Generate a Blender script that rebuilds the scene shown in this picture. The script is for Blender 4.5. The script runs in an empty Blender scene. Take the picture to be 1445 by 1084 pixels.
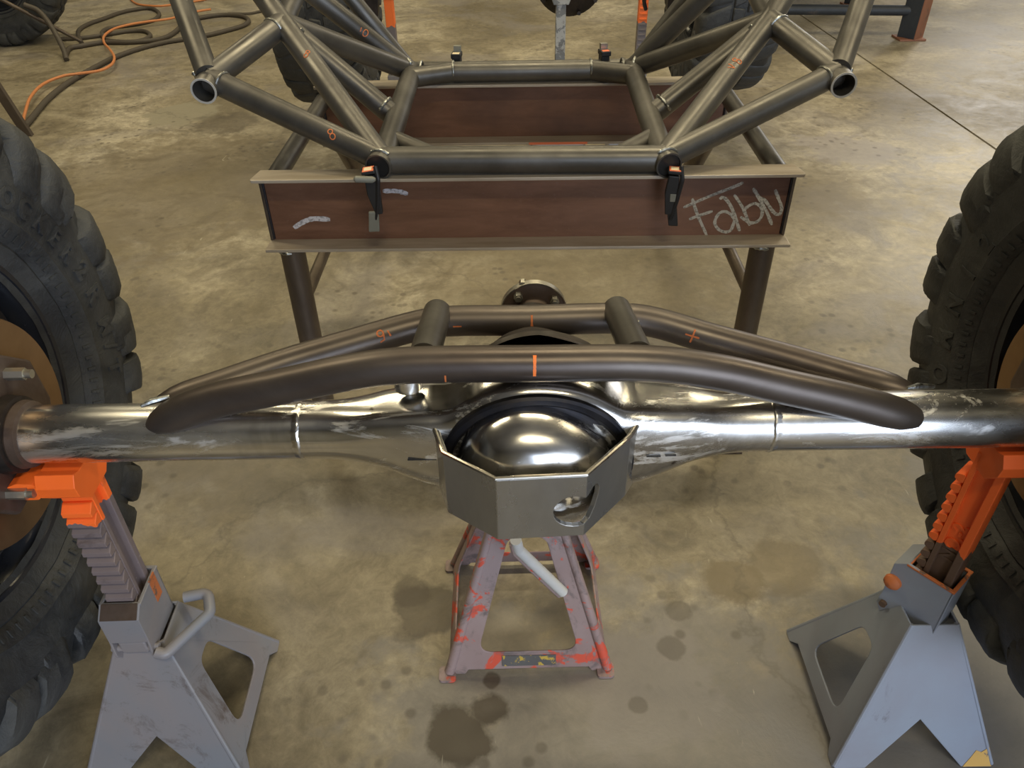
import bpy, bmesh, math, random
from mathutils import Vector, Matrix, geometry, noise
from math import sin, cos, pi, radians
random.seed(7)
S = bpy.context.scene
COL = S.collection

# ------------------------------------------------------------------ camera
F_PX = 1103.5
cd = bpy.data.cameras.new('camera'); cam = bpy.data.objects.new('camera', cd); COL.objects.link(cam)
cd.sensor_fit = 'HORIZONTAL'; cd.sensor_width = 36.0; cd.lens = F_PX / 1445 * 36.0
cd.clip_start = 0.05; cd.clip_end = 60
R_ = Vector((0.999858, -0.008928, -0.014274)); U_ = Vector((0.016765, 0.605916, 0.795352)); B_ = -Vector((-0.001548, 0.795479, -0.60598))
M = Matrix.Identity(4)
for i in range(3):
    M[i][0] = R_[i]; M[i][1] = U_[i]; M[i][2] = B_[i]
M[2][3] = 1.341
cam.matrix_world = M
S.camera = cam

# ------------------------------------------------------------------ world, exposure, lights
S.view_settings.view_transform = 'Standard'
S.view_settings.look = 'None'
S.view_settings.gamma = 1.0
S.view_settings.use_curve_mapping = False
S.view_settings.exposure = -0.08
w = bpy.data.worlds.new('world'); S.world = w; w.use_nodes = True
bg = w.node_tree.nodes['Background']; bg.inputs[0].default_value = (0.62, 0.74, 1.0, 1); bg.inputs[1].default_value = 1.6

def area(name, loc, size, power, color, aim):
    l = bpy.data.lights.new(name, 'AREA'); l.shape = 'RECTANGLE'; l.size, l.size_y = size
    l.energy = power; l.color = color
    o = bpy.data.objects.new(name, l); COL.objects.link(o); o.location = loc
    d = Vector(aim) - Vector(loc); o.rotation_euler = d.to_track_quat('-Z', 'Y').to_euler()
    return o
DOORL = area('door_daylight', (3.2, -4.6, 1.9), (5.8, 3.2), 260, (0.76, 0.86, 1.0), (0.4, 0.9, 0.5))
WINL = area('window_daylight', (5.8, 9.4, 3.0), (1.2, 2.1), 75, (1.0, 0.94, 0.84), (1.8, 3.0, 0.0))
LAMPS = [(-2.6, 2.4), (-2.6, 6.2), (0.6, 2.4), (0.6, 6.2), (3.8, 2.4), (3.8, 6.2), (0.6, -1.4)]
LAMP_POWER = 62
for i, (x, y) in enumerate(LAMPS):
    area('strip_light_glow', (x, y, 4.28), (1.9, 0.22), LAMP_POWER, (1.0, 0.86, 0.56), (x, y, 0))

# ------------------------------------------------------------------ material helpers
def mat(name, base=(0.5, 0.5, 0.5), rough=0.5, metal=0.0, spec=0.5, coat=0.0):
    m = bpy.data.materials.new(name); m.use_nodes = True
    b = m.node_tree.nodes['Principled BSDF']
    b.inputs['Base Color'].default_value = (*base, 1); b.inputs['Roughness'].default_value = rough
    b.inputs['Metallic'].default_value = metal; b.inputs['Specular IOR Level'].default_value = spec
    b.inputs['Coat Weight'].default_value = coat
    return m, m.node_tree, b
class NT:
    def __init__(s, t): s.t = t; s.n = t.nodes; s.l = t.links
    def tex(s, scale=5, detail=6, rough=0.6, vec=None, dist=0.0, kind='ShaderNodeTexNoise'):
        x = s.n.new(kind)
        x.inputs['Scale'].default_value = scale
        if 'Detail' in x.inputs: x.inputs['Detail'].default_value = detail
        if 'Roughness' in x.inputs: x.inputs['Roughness'].default_value = rough
        if 'Distortion' in x.inputs: x.inputs['Distortion'].default_value = dist
        if vec is not None: s.l.new(vec, x.inputs['Vector'])
        return x
    def coord(s, scale=(1, 1, 1), loc=(0, 0, 0), rot=(0, 0, 0)):
        c = s.n.new('ShaderNodeTexCoord'); m = s.n.new('ShaderNodeMapping')
        m.inputs['Scale'].default_value = scale; m.inputs['Location'].default_value = loc; m.inputs['Rotation'].default_value = rot
        s.l.new(c.outputs['Object'], m.inputs['Vector']); return m.outputs[0]
    def ramp(s, fac, stops):
        r = s.n.new('ShaderNodeValToRGB'); e = r.color_ramp.elements
        while len(e) < len(stops): e.new(0.5)
        for i, (p, c) in enumerate(stops):
            e[i].position = p; e[i].color = (*c, 1) if isinstance(c, tuple) else (c, c, c, 1)
        s.l.new(fac, r.inputs[0]); return r.outputs[0]
    def mix(s, fac, a, b, mode='MIX'):
        m = s.n.new('ShaderNodeMix'); m.data_type = 'RGBA'; m.blend_type = mode
        for v, k in ((fac, 0), (a, 6), (b, 7)):
            if hasattr(v, 'is_output'): s.l.new(v, m.inputs[k])
            elif k == 0: m.inputs[0].default_value = v
            else: m.inputs[k].default_value = (*v, 1)
        return m.outputs[2]
    def math(s, op, a, b=0.0, clamp=False):
        m = s.n.new('ShaderNodeMath'); m.operation = op; m.use_clamp = clamp
        for v, k in ((a, 0), (b, 1)):
            if hasattr(v, 'is_output'): s.l.new(v, m.inputs[k])
            else: m.inputs[k].default_value = v
        return m.outputs[0]
    def bump(s, h, bsdf, strength=0.2, dist=0.01):
        b = s.n.new('ShaderNodeBump'); b.inputs['Strength'].default_value = strength; b.inputs['Distance'].default_value = dist
        s.l.new(h, b.inputs['Height']); s.l.new(b.outputs[0], bsdf.inputs['Normal'])

def steel(name, c1, c2, rough=(0.25, 0.5), metal=0.85, scale=9, aniso=(1, 1, 1), bump=0.08, spots=None, spotcol=(0.2, 0.08, 0.03), dirt=None, ground=False):
    m, t, b = mat(name, c1, rough[0], metal); n = NT(t)
    v = n.coord(aniso)
    x = n.tex(scale, 6, 0.65, v, 0.3)
    col = n.mix(n.ramp(x.outputs[0], [(0.35, 0.0), (0.68, 1.0)]), c1, c2)
    if dirt:
        y2 = n.tex(2.3, 7, 0.7, n.coord((1, 1, 1), (3, 1, 7)), 0.6)
        col = n.mix(n.ramp(y2.outputs[0], [(0.50, 0.0), (0.66, 1.0)]), col, dirt)
    if spots:
        y = n.tex(spots[0], 4, 0.6, n.coord())
        f = n.ramp(y.outputs[0], [(spots[1], 0.0), (spots[1] + 0.05, 1.0)])
        col = n.mix(f, col, spotcol)
    t.links.new(col, b.inputs['Base Color'])
    r = n.tex(scale * 2.3, 5, 0.6, v)
    rr = n.ramp(r.outputs[0], [(0.3, rough[0]), (0.7, rough[1])])
    if ground:      # patches flattened with a grinder: brighter and scratchier
        gq = n.tex(7, 7, 0.72, n.coord((0.8, 2.6, 2.6), (4, 2, 9)), 1.2)
        gf = n.ramp(gq.outputs[0], [(0.54, 0.0), (0.60, 1.0)])
        col = n.mix(gf, col, (0.93, 0.92, 0.90)); t.links.new(col, b.inputs['Base Color'])
        rr = n.mix(gf, rr, (0.42, 0.42, 0.42))
    t.links.new(rr, b.inputs['Roughness'])
    if bump: n.bump(r.outputs[0], b, bump, 0.002)
    return m

MT = {}
MT['mill'] = steel('mill_scale_tube_steel', (0.096, 0.090, 0.080), (0.175, 0.166, 0.150), (0.32, 0.50), 0.72, 5, (1, 1, 1), 0.05)
MT['mill_dark'] = steel('dark_brown_mill_scale_steel', (0.082, 0.064, 0.056), (0.145, 0.125, 0.11), (0.33, 0.46), 0.72, 5, (0.5, 1, 1), 0.05)
MT['leg'] = steel('raw_steel_leg', (0.085, 0.066, 0.052), (0.17, 0.135, 0.10), (0.4, 0.55), 0.6, 6, (1, 1, .4), 0.05)
MT['polish'] = steel('ground_bare_steel', (0.86, 0.85, 0.83), (0.48, 0.47, 0.45), (0.11, 0.34), 1.0, 7, (0.30, 1, 1), 0.14, (26, 0.70), (0.10, 0.075, 0.05), (0.34, 0.32, 0.29), True)
MT['plate'] = steel('brushed_plate_steel', (0.46, 0.455, 0.44), (0.34, 0.335, 0.325), (0.24, 0.38), 0.92, 6, (1, 1, .5), 0.05, (22, 0.74), (0.08, 0.06, 0.05))
MT['plate_edge'] = steel('ground_plate_edge', (0.62, 0.58, 0.5), (0.45, 0.42, 0.36), (0.25, 0.4), 1.0, 30)
MT['flange'] = steel('worn_flange_steel', (0.52, 0.455, 0.365), (0.34, 0.28, 0.205), (0.38, 0.52), 0.35, 10, (.4, 3, 3), 0.08)
MT['weld'] = steel('weld_metal', (0.50, 0.52, 0.50), (0.22, 0.21, 0.19), (0.25, 0.45), 1.0, 60, (1, 1, 1), 0.4)
MT['heat'] = steel('heat_tinted_steel', (0.022, 0.024, 0.034), (0.05, 0.045, 0.045), (0.3, 0.5), 0.8, 20)
MT['blackcast'] = steel('greasy_black_cast_iron', (0.02, 0.018, 0.017), (0.055, 0.042, 0.035), (0.35, 0.6), 0.5, 14, (1, 1, 1), 0.3)
MT['rustcast'] = steel('rusty_cast_iron', (0.075, 0.048, 0.034), (0.13, 0.10, 0.085), (0.45, 0.7), 0.5, 12, (1, 1, 1), 0.35)
MT['rotor'] = steel('worn_brown_brake_rotor', (0.30, 0.19, 0.10), (0.22, 0.135, 0.07), (0.3, 0.45), 0.75, 8)
MT['zinc'] = steel('zinc_plated_steel', (0.5, 0.48, 0.42), (0.36, 0.34, 0.28), (0.3, 0.45), 0.9, 20)
MT['rimblack'] = steel('gloss_black_rim_paint', (0.012, 0.014, 0.02), (0.022, 0.024, 0.03), (0.10, 0.3), 0.0, 9, (1, 1, 1), 0.05)
MT['black'] = mat('black_plastic', (0.014, 0.014, 0.015), 0.45)[0]
MT['greypad'] = mat('grey_green_rubber_pad', (0.20, 0.20, 0.165), 0.6)[0]
MT['sticker'] = mat('orange_sticker', (0.85, 0.22, 0.10), 0.5)[0]
MT['stickerpale'] = mat('pale_sticker_print', (0.9, 0.75, 0.5), 0.5)[0]
MT['cut'] = mat('bright_cut_tube_edge', (0.55, 0.53, 0.48), 0.4, 0.35)[0]
MT['mark'] = mat('orange_paint_marker', (0.60, 0.17, 0.05), 0.6)[0]
MT['mark_bright'] = mat('bright_orange_paint_marker', (0.95, 0.22, 0.04), 0.5)[0]
MT['bulb'] = mat('white_diffuser', (0.85, 0.85, 0.8), 0.4)[0]

def web_mat():
    m, t, b = mat('rust_brown_mill_scale_web', (0.09, 0.03, 0.02), 0.4, 0.25); n = NT(t)
    v = n.coord((1.2, 1, 6))
    x = n.tex(4, 7, 0.7, v, 0.4)
    col = n.mix(n.ramp(x.outputs[0], [(0.3, 0.0), (0.75, 1.0)]), (0.145, 0.072, 0.044), (0.27, 0.138, 0.085))
    s = n.tex(180, 2, 0.5, n.coord()); col = n.mix(n.ramp(s.outputs[0], [(0.66, 0.0), (0.74, 0.5)]), col, (0.22, 0.13, 0.10))
    g = n.tex(2.1, 5, 0.6, n.coord((1, 1, 1), (2, 5, 1))); col = n.mix(n.ramp(g.outputs[0], [(0.52, 0.0), (0.70, 0.6)]), col, (0.05, 0.035, 0.035))
    t.links.new(col, b.inputs['Base Color'])
    t.links.new(n.ramp(x.outputs[0], [(0.3, 0.30), (0.7, 0.46)]), b.inputs['Roughness'])
    return m
MT['web'] = web_mat()
def chalk_mat(name, c):
    m, t, b = mat(name, c, 0.9, 0.0, 0.1); n = NT(t)
    x = n.tex(220, 3, 0.6, n.coord()); t.links.new(n.mix(n.ramp(x.outputs[0], [(0.36, 0.0), (0.52, 1.0)]), tuple(k * 0.45 for k in c), c), b.inputs['Base Color'])
    return m
MT['chalk'] = chalk_mat('soapstone_chalk', (0.52, 0.49, 0.42))
MT['chalk_white'] = chalk_mat('white_chalk_smear', (0.62, 0.60, 0.62))

def paint_mat(name, base, chips, chipcol, thr=0.6, scale=18, rough=0.5, base2=None, dirtcol=(0.09, 0.07, 0.06), dirt=0.57, zsplit=None, zcol=None):
    m, t, b = mat(name, base, rough, 0.0, 0.5); n = NT(t)
    x = n.tex(5, 6, 0.6, n.coord(), 0.4)
    col = n.mix(n.ramp(x.outputs[0], [(0.35, 0.0), (0.65, 1.0)]), base, base2 or tuple(k * 0.8 for k in base))
    if zsplit is not None:
        sx = n.n.new('ShaderNodeSeparateXYZ'); n.l.new(n.coord(), sx.inputs[0])
        nz = n.tex(30, 3, 0.5, n.coord((1, 1, .35)))
        hgt = n.math('ADD', sx.outputs[2], n.math('MULTIPLY', n.math('SUBTRACT', nz.outputs[0], 0.5), 0.07))
        f = n.math('GREATER_THAN', hgt, zsplit)
        col = n.mix(f, col, zcol)
    y = n.tex(scale, 5, 0.65, n.coord((1, 1, 1), (3, 1, 2)), 0.5)
    f = n.ramp(y.outputs[0], [(thr, 0.0), (thr + 0.03, 1.0)])
    if chips: col = n.mix(f, col, chipcol)
    d = n.tex(9, 7, 0.75, n.coord((1, 1, 1), (7, 9, 2)), 0.8)
    col = n.mix(n.ramp(d.outputs[0], [(dirt, 0.0), (dirt + 0.12, 0.85)]), col, dirtcol)
    t.links.new(col, b.inputs['Base Color'])
    t.links.new(n.ramp(y.outputs[0], [(0.3, rough - 0.08), (0.7, rough + 0.15)]), b.inputs['Roughness'])
    n.bump(y.outputs[0], b, 0.12, 0.001)
    return m
MT['stand_grey'] = paint_mat('worn_grey_stand_paint', (0.245, 0.222, 0.228), True, (0.55, 0.14, 0.05), 0.705, 20, 0.40, (0.20, 0.215, 0.245), (0.085, 0.06, 0.05), 0.56)
MT['stand_blue'] = paint_mat('pale_blue_grey_stand_paint', (0.27, 0.31, 0.38), True, (0.40, 0.12, 0.06), 0.76, 22, 0.4, (0.25, 0.26, 0.31), (0.09, 0.07, 0.07), 0.62)
MT['ratchet_left'] = paint_mat('ratchet_orange_over_bare_metal', (0.15, 0.12, 0.125), True, (0.42, 0.36, 0.30), 0.68, 30, 0.45, (0.21, 0.165, 0.16), (0.07, 0.05, 0.045), 0.6, 0.535, (1.0, 0.165, 0.025))
MT['ratchet_right'] = paint_mat('ratchet_orange_paint', (0.10, 0.065, 0.045), False, (0.3, 0.2, 0.1), 0.7, 30, 0.5, (0.13, 0.075, 0.05), (0.20, 0.05, 0.02), 0.66, 0.410, (0.80, 0.13, 0.02))
MT['orange'] = paint_mat('fresh_orange_spray_paint', (1.0, 0.165, 0.02), False, (0, 0, 0), 0.9, 10, 0.45, (0.95, 0.15, 0.02), (0.5, 0.09, 0.02), 0.72)
MT['orange_rust'] = paint_mat('orange_overspray_on_rim', (0.52, 0.155, 0.05), True, (0.17, 0.10, 0.07), 0.55, 40, 0.6)
MT['red'] = paint_mat('worn_red_stand_paint', (0.36, 0.275, 0.265), True, (0.66, 0.095, 0.05), 0.545, 15, 0.5, (0.30, 0.205, 0.19), (0.135, 0.112, 0.108), 0.50)
MT['handle_white'] = paint_mat('worn_white_handle_paint', (0.62, 0.61, 0.58), True, (0.30, 0.05, 0.03), 0.66, 40, 0.45)
MT['whitebar'] = paint_mat('worn_white_ratchet_paint', (0.45, 0.46, 0.46), True, (0.18, 0.19, 0.20), 0.52, 24, 0.5)
MT['bench_dark'] = paint_mat('dark_blue_bench_paint', (0.03, 0.036, 0.045), False, (0, 0, 0), .9, 10, 0.5)
MT['bench_rust'] = paint_mat('rusty_orange_bench_paint', (0.30, 0.13, 0.075), False, (0, 0, 0), .9, 10, 0.55)
MT['yellow_tag'] = paint_mat('worn_yellow_grey_label', (0.13, 0.125, 0.12), True, (0.55, 0.38, 0.06), 0.56, 60, 0.5)
MT['yellow_foot'] = paint_mat('yellow_foot_paint', (0.72, 0.42, 0.10), True, (0.16, 0.12, 0.10), 0.60, 30, 0.5)

def rubber_mat():
    m, t, b = mat('dusty_tire_rubber', (0.03, 0.031, 0.032), 0.62, 0.0, 0.5); n = NT(t)
    x = n.tex(7, 7, 0.7, n.coord(), 0.5)
    col = n.mix(n.ramp(x.outputs[0], [(0.38, 0.0), (0.72, 1.0)]), (0.018, 0.020, 0.023), (0.066, 0.067, 0.064))
    t.links.new(col, b.inputs['Base Color'])
    y = n.tex(60, 4, 0.6, n.coord())
    t.links.new(n.ramp(x.outputs[0], [(0.3, 0.48), (0.7, 0.75)]), b.inputs['Roughness'])
    z = n.tex(24, 6, 0.7, n.coord((1, 1, 1), (3, 3, 3)), 0.6)
    n.bump(n.math('ADD', z.outputs[0], n.math('MULTIPLY', y.outputs[0], 0.3)), b, 0.55, 0.008)
    return m
MT['rubber'] = rubber_mat()
MT['hose'] = mat('black_welding_cable', (0.075, 0.062, 0.048), 0.6)[0]
MT['cord'] = mat('orange_cord_jacket', (0.62, 0.24, 0.09), 0.5)[0]

def floor_mat():
    m, t, b = mat('stained_concrete', (0.3, 0.27, 0.2), 0.5, 0.0, 0.5); n = NT(t)
    v = n.coord()
    a = n.tex(0.9, 8, 0.62, v, 0.7)
    c1 = n.ramp(a.outputs[0], [(0.35, (0.165, 0.138, 0.088)), (0.5, (0.295, 0.255, 0.178)), (0.62, (0.47, 0.42, 0.32))])
    f = n.tex(5.5, 8, 0.72, n.coord((1, 1, 1), (4, 2, 0)), 0.9)
    c1 = n.mix(n.ramp(f.outputs[0], [(0.36, 0.75), (0.56, 0.0)]), c1, (0.155, 0.130, 0.088))
    g = n.tex(30, 6, 0.75, v, 0.5)
    c1 = n.mix(0.45, c1, n.ramp(g.outputs[0], [(0.3, 0.22), (0.7, 0.80)]), 'OVERLAY')
    # cooler grey patches scattered over the floor
    sx = n.n.new('ShaderNodeSeparateXYZ'); n.l.new(v, sx.inputs[0])
    k = n.tex(1.7, 6, 0.6, n.coord((1, 1, 1), (9, 3, 0)), 0.5)
    c1 = n.mix(n.ramp(k.outputs[0], [(0.50, 0.0), (0.64, 0.55)]), c1, (0.235, 0.215, 0.205))
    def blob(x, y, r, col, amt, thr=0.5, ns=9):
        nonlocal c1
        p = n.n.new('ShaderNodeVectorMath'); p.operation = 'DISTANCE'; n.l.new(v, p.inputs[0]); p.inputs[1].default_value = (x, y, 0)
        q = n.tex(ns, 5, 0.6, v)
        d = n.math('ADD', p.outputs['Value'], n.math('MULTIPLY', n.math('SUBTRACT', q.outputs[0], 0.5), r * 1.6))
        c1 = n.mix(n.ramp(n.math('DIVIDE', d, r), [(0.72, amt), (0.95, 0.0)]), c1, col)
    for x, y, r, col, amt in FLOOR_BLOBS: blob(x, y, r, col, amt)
    # small oil drops
    vo = n.tex(22, 0, 0, n.coord(), kind='ShaderNodeTexVoronoi'); vo.inputs['Randomness'].default_value = 1
    q = n.tex(2.4, 4, 0.5, n.coord((1, 1, 1), (5, 5, 0)))
    drop = n.math('MULTIPLY', n.ramp(vo.outputs['Distance'], [(0.16, 1.0), (0.30, 0.0)]), n.ramp(q.outputs[0], [(0.50, 0.0), (0.60, 0.6)]))
    c1 = n.mix(drop, c1, (0.105, 0.088, 0.068))
    # pale scuffs
    s = n.tex(16, 3, 0.5, n.coord((2.5, .7, 1), (1, 1, 0), (0, 0, .5)), 1.5)
    c1 = n.mix(n.ramp(s.outputs[0], [(0.72, 0.0), (0.78, 0.6)]), c1, (0.52, 0.48, 0.37))
    # hairline cracks
    cv = n.tex(0.33, 2, 0.5, None, kind='ShaderNodeTexVoronoi'); cv.feature = 'DISTANCE_TO_EDGE'
    dv = n.n.new('ShaderNodeVectorMath'); dv.operation = 'ADD'; n.l.new(v, dv.inputs[0])
    dn = n.tex(2.5, 6, 0.65, v); sc = n.n.new('ShaderNodeVectorMath'); sc.operation = 'SCALE'; sc.inputs['Scale'].default_value = 0.5
    n.l.new(dn.outputs['Color'], sc.inputs[0]); n.l.new(sc.outputs[0], dv.inputs[1]); n.l.new(dv.outputs[0], cv.inputs['Vector'])
    c1 = n.mix(n.ramp(cv.outputs['Distance'], [(0.0, 0.35), (0.0012, 0.0)]), c1, (0.09, 0.075, 0.055))
    n.l.new(c1, b.inputs['Base Color'])
    n.l.new(n.ramp(f.outputs[0], [(0.3, 0.36), (0.7, 0.58)]), b.inputs['Roughness'])
    n.bump(n.math('ADD', g.outputs[0], n.math('MULTIPLY', f.outputs[0], 2.0)), b, 0.16, 0.004)
    return m
DK = (0.075, 0.060, 0.042); BR = (0.17, 0.135, 0.08); GR = (0.26, 0.235, 0.215); NEAR_SHADE = (0.195, 0.185, 0.175)
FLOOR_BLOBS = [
    (0.9, 0.75, 0.5, NEAR_SHADE, 0.6), (0.2, 0.55, 0.6, NEAR_SHADE, 0.6), (1.3, 1.3, 0.4, NEAR_SHADE, 0.5),  # shade painted in: big grey blobs darken the near floor where light falls off
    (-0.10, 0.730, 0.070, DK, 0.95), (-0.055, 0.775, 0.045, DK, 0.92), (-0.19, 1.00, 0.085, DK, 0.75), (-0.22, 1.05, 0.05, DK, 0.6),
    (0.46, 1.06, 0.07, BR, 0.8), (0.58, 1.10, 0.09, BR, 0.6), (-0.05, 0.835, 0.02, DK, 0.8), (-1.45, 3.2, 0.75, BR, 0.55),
    (-1.72, 4.15, 0.22, (0.30, 0.275, 0.205), 0.9), (-1.45, 4.0, 0.2, DK, 0.5), (0.80, 1.34, 0.18, BR, 0.12), (1.55, 3.5, 0.25, (0.34, 0.31, 0.30), 0.7),
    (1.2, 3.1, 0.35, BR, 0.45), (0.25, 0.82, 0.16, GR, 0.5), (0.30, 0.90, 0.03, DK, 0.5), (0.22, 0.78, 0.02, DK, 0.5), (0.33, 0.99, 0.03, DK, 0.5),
    (-0.62, 1.6, 0.4, BR, 0.4), (0.3, 2.4, 0.5, BR, 0.4), (-0.05, 2.4, 0.35, BR, 0.4)]
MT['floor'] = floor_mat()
def wall_mat():
    m, t, b = mat('painted_block_wall', (0.42, 0.41, 0.37), 0.7); n = NT(t)
    x = n.tex(2, 5, 0.6, n.coord()); n.l.new(n.ramp(x.outputs[0], [(0.3, (0.30, 0.29, 0.26)), (0.7, (0.40, 0.39, 0.35))]), b.inputs['Base Color']); return m
MT['wall'] = wall_mat()
MT['ceiling'] = mat('insulated_ceiling', (0.22, 0.21, 0.20), 0.8)[0]

# ------------------------------------------------------------------ mesh helpers
class MB:
    def __init__(s): s.v = []; s.f = []
    def add(s, vs, fs, mtx=None):
        o = len(s.v)
        s.v += [tuple(mtx @ Vector(a)) for a in vs] if mtx is not None else [tuple(a) for a in vs]
        s.f += [tuple(i + o for i in f) for f in fs]; return s
    def box(s, lo, hi, mtx=None):
        x0, y0, z0 = lo; x1, y1, z1 = hi
        return s.add([(x0, y0, z0), (x1, y0, z0), (x1, y1, z0), (x0, y1, z0), (x0, y0, z1), (x1, y0, z1), (x1, y1, z1), (x0, y1, z1)],
                     [(0, 3, 2, 1), (4, 5, 6, 7), (0, 1, 5, 4), (1, 2, 6, 5), (2, 3, 7, 6), (3, 0, 4, 7)], mtx)
    def tube(s, pts, r, n=20, hollow=0.0, rs=None, caps=True):
        pts = [Vector(p) for p in pts]; N = len(pts)
        T = []
        for i in range(N):
            a = pts[max(i - 1, 0)]; b = pts[min(i + 1, N - 1)]; T.append((b - a).normalized())
        up = Vector((0, 0, 1)) if abs(T[0].z) < 0.9 else Vector((0, 1, 0))
        nx = T[0].cross(up).normalized(); rings = []
        def ring(rad, i, nx, ny):
            o = len(s.v)
            for k in range(n):
                a = 2 * pi * k / n; s.v.append(tuple(pts[i] + rad * (cos(a) * nx + sin(a) * ny)))
            return o
        frames = []
        for i in range(N):
            nx = (nx - T[i] * nx.dot(T[i])).normalized(); ny = T[i].cross(nx); frames.append((nx.copy(), ny))
            rings.append(ring(rs[i] if rs else r, i, nx, ny))
        for a, b in zip(rings, rings[1:]):
            for k in range(n): k2 = (k + 1) % n; s.f.append((a + k, a + k2, b + k2, b + k))
        if hollow:
            inn = [ring(r - hollow, i, *frames[i]) for i in range(N)]
            for a, b in zip(inn, inn[1:]):
                for k in range(n): k2 = (k + 1) % n; s.f.append((a + k, b + k, b + k2, a + k2))
            for o, i2, fl in ((rings[0], inn[0], 0), (rings[-1], inn[-1], 1)):
                for k in range(n):
                    k2 = (k + 1) % n; s.f.append((o + k, i2 + k, i2 + k2, o + k2) if not fl else (o + k, o + k2, i2 + k2, i2 + k))
        elif caps:
            s.f.append(tuple(rings[0] + k for k in reversed(range(n)))); s.f.append(tuple(rings[-1] + k for k in range(n)))
        return s
    def lathe(s, prof, n=64, mtx=None, closed=False, fn=None):
        """prof: (x, r) pairs revolved about local X."""
        vs = []; fs = []; m = len(prof)
        for k in range(n):
            a = 2 * pi * k / n
            for j, (x, r) in enumerate(prof):
                if fn: x, r = fn(x, r, a, j)
                vs.append((x, r * cos(a), r * sin(a)))
        for k in range(n):
            k2 = (k + 1) % n
            for j in range(m if closed else m - 1):
                j2 = (j + 1) % m
                fs.append((k * m + j, k2 * m + j, k2 * m + j2, k * m + j2))
        return s.add(vs, fs, mtx)
    def prism(s, loops, th, mtx=None):
        """2D loops (outer + holes) in local XY, thickness along +Z."""
        tris = geometry.tessellate_polygon([[Vector((x, y, 0)) for x, y in L] for L in loops])
        flat = [p for L in loops for p in L]; N = len(flat)
        vs = [(x, y, 0) for x, y in flat] + [(x, y, th) for x, y in flat]
        def ar(t):
            (ax, ay), (bx, by), (cx, cy) = (flat[i] for i in t); return (bx - ax) * (cy - ay) - (by - ay) * (cx - ax)
        fs = []
        for t in tris:
            if ar(t) < 0: t = tuple(reversed(t))
            fs.append(tuple(reversed(t))); fs.append(tuple(i + N for i in t))
        o = 0
        for li, L in enumerate(loops):
            A = sum(L[i][0] * L[(i + 1) % len(L)][1] - L[(i + 1) % len(L)][0] * L[i][1] for i in range(len(L)))
            ccw = (A > 0) == (li == 0)
            for i in range(len(L)):
                a, b = o + i, o + (i + 1) % len(L)
                fs.append((a, b, b + N, a + N) if ccw else (b, a, a + N, b + N))
            o += len(L)
        return s.add(vs, fs, mtx)
    def mesh(s, name, smooth=35):
        me = bpy.data.meshes.new(name); me.from_pydata(s.v, [], s.f); me.validate(); me.update()
        if smooth:
            me.polygons.foreach_set('use_smooth', [True] * len(me.polygons)); me.set_sharp_from_angle(angle=radians(smooth))
        return me
    def build(s, name, material, parent=None, smooth=35, bevel=0.0, loc=None):
        me = s.mesh(name, smooth); me.materials.append(MT[material] if isinstance(material, str) else material)
        o = bpy.data.objects.new(name, me); COL.objects.link(o)
        if parent is not None: o.parent = parent
        if bevel:
            md = o.modifiers.new('bevel', 'BEVEL'); md.width = bevel; md.segments = 2; md.limit_method = 'ANGLE'; md.angle_limit = radians(35); md.harden_normals = False
        return o
def tag(o, label=None, cat=None, group=None, kind=None):
    if label: o['label'] = label
    if cat: o['category'] = cat
    if group: o['group'] = group
    if kind: o['kind'] = kind
    return o
def thing(name, label, cat, loc=(0, 0, 0), rz=0.0, group=None):
    o = bpy.data.objects.new(name, None); COL.objects.link(o); o.empty_display_size = 0.05
    o.location = loc; o.rotation_euler = (0, 0, rz); return tag(o, label, cat, group)
def shift(mb, loc):
    L = Vector(loc); mb.v = [tuple(Vector(v) - L) for v in mb.v]; return mb
def copy_child(o, parent, mtx=None):
    c = o.copy(); COL.objects.link(c); c.parent = parent
    if mtx is not None: c.matrix_basis = mtx
    return c
def copy_tree(o, parent=None):
    c = o.copy(); COL.objects.link(c); c.parent = parent
    for ch in list(o.children): copy_tree(ch, c)
    return c
def fillet(pts, rad, seg=8):
    P = [Vector(p) for p in pts]; out = [P[0]]
    for i in range(1, len(P) - 1):
        a, b, c = P[i - 1], P[i], P[i + 1]
        d1 = (a - b).normalized(); d2 = (c - b).normalized()
        ang = d1.angle(d2); 
        if ang > 3.1: out.append(b); continue
        t = min(rad / math.tan(ang / 2), (a - b).length * .48, (c - b).length * .48)
        p1 = b + d1 * t; p2 = b + d2 * t
        for k in range(seg + 1):
            u = k / seg; out.append((1 - u) ** 2 * p1 + 2 * u * (1 - u) * b + u * u * p2)
    out.append(P[-1]); return out
def catmull(pts, k=6):
    P = [Vector(p) for p in pts]; P = [P[0] * 2 - P[1]] + P + [P[-1] * 2 - P[-2]]; out = []
    for i in range(1, len(P) - 2):
        for j in range(k):
            t = j / k; a, b, c, d = P[i - 1:i + 3]
            out.append(0.5 * ((2 * b) + (c - a) * t + (2 * a - 5 * b + 4 * c - d) * t * t + (3 * b - a - 3 * c + d) * t ** 3))
    out.append(P[-2]); return out
def weld_arc(center, axis, r, a0, a1, ref=(0, 0, 1), w=0.0035):
    """lumpy bead of weld around a tube"""
    ax = Vector(axis).normalized(); rf = Vector(ref); nx = (rf - ax * rf.dot(ax)).normalized(); ny = ax.cross(nx)
    n = max(6, int(abs(a1 - a0) / 0.16)); pts = []; rs = []
    for i in range(n + 1):
        a = a0 + (a1 - a0) * i / n
        pts.append(Vector(center) + (r + 0.0005) * (cos(a) * nx + sin(a) * ny)); rs.append(w * (0.85 + 0.35 * (i % 2)) * (0.4 if i in (0, n) else 1))
    return MB().tube(pts, w, 8, rs=rs)
def cyl_between(a, b, r, n=20): return MB().tube([a, b], r, n)
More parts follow.
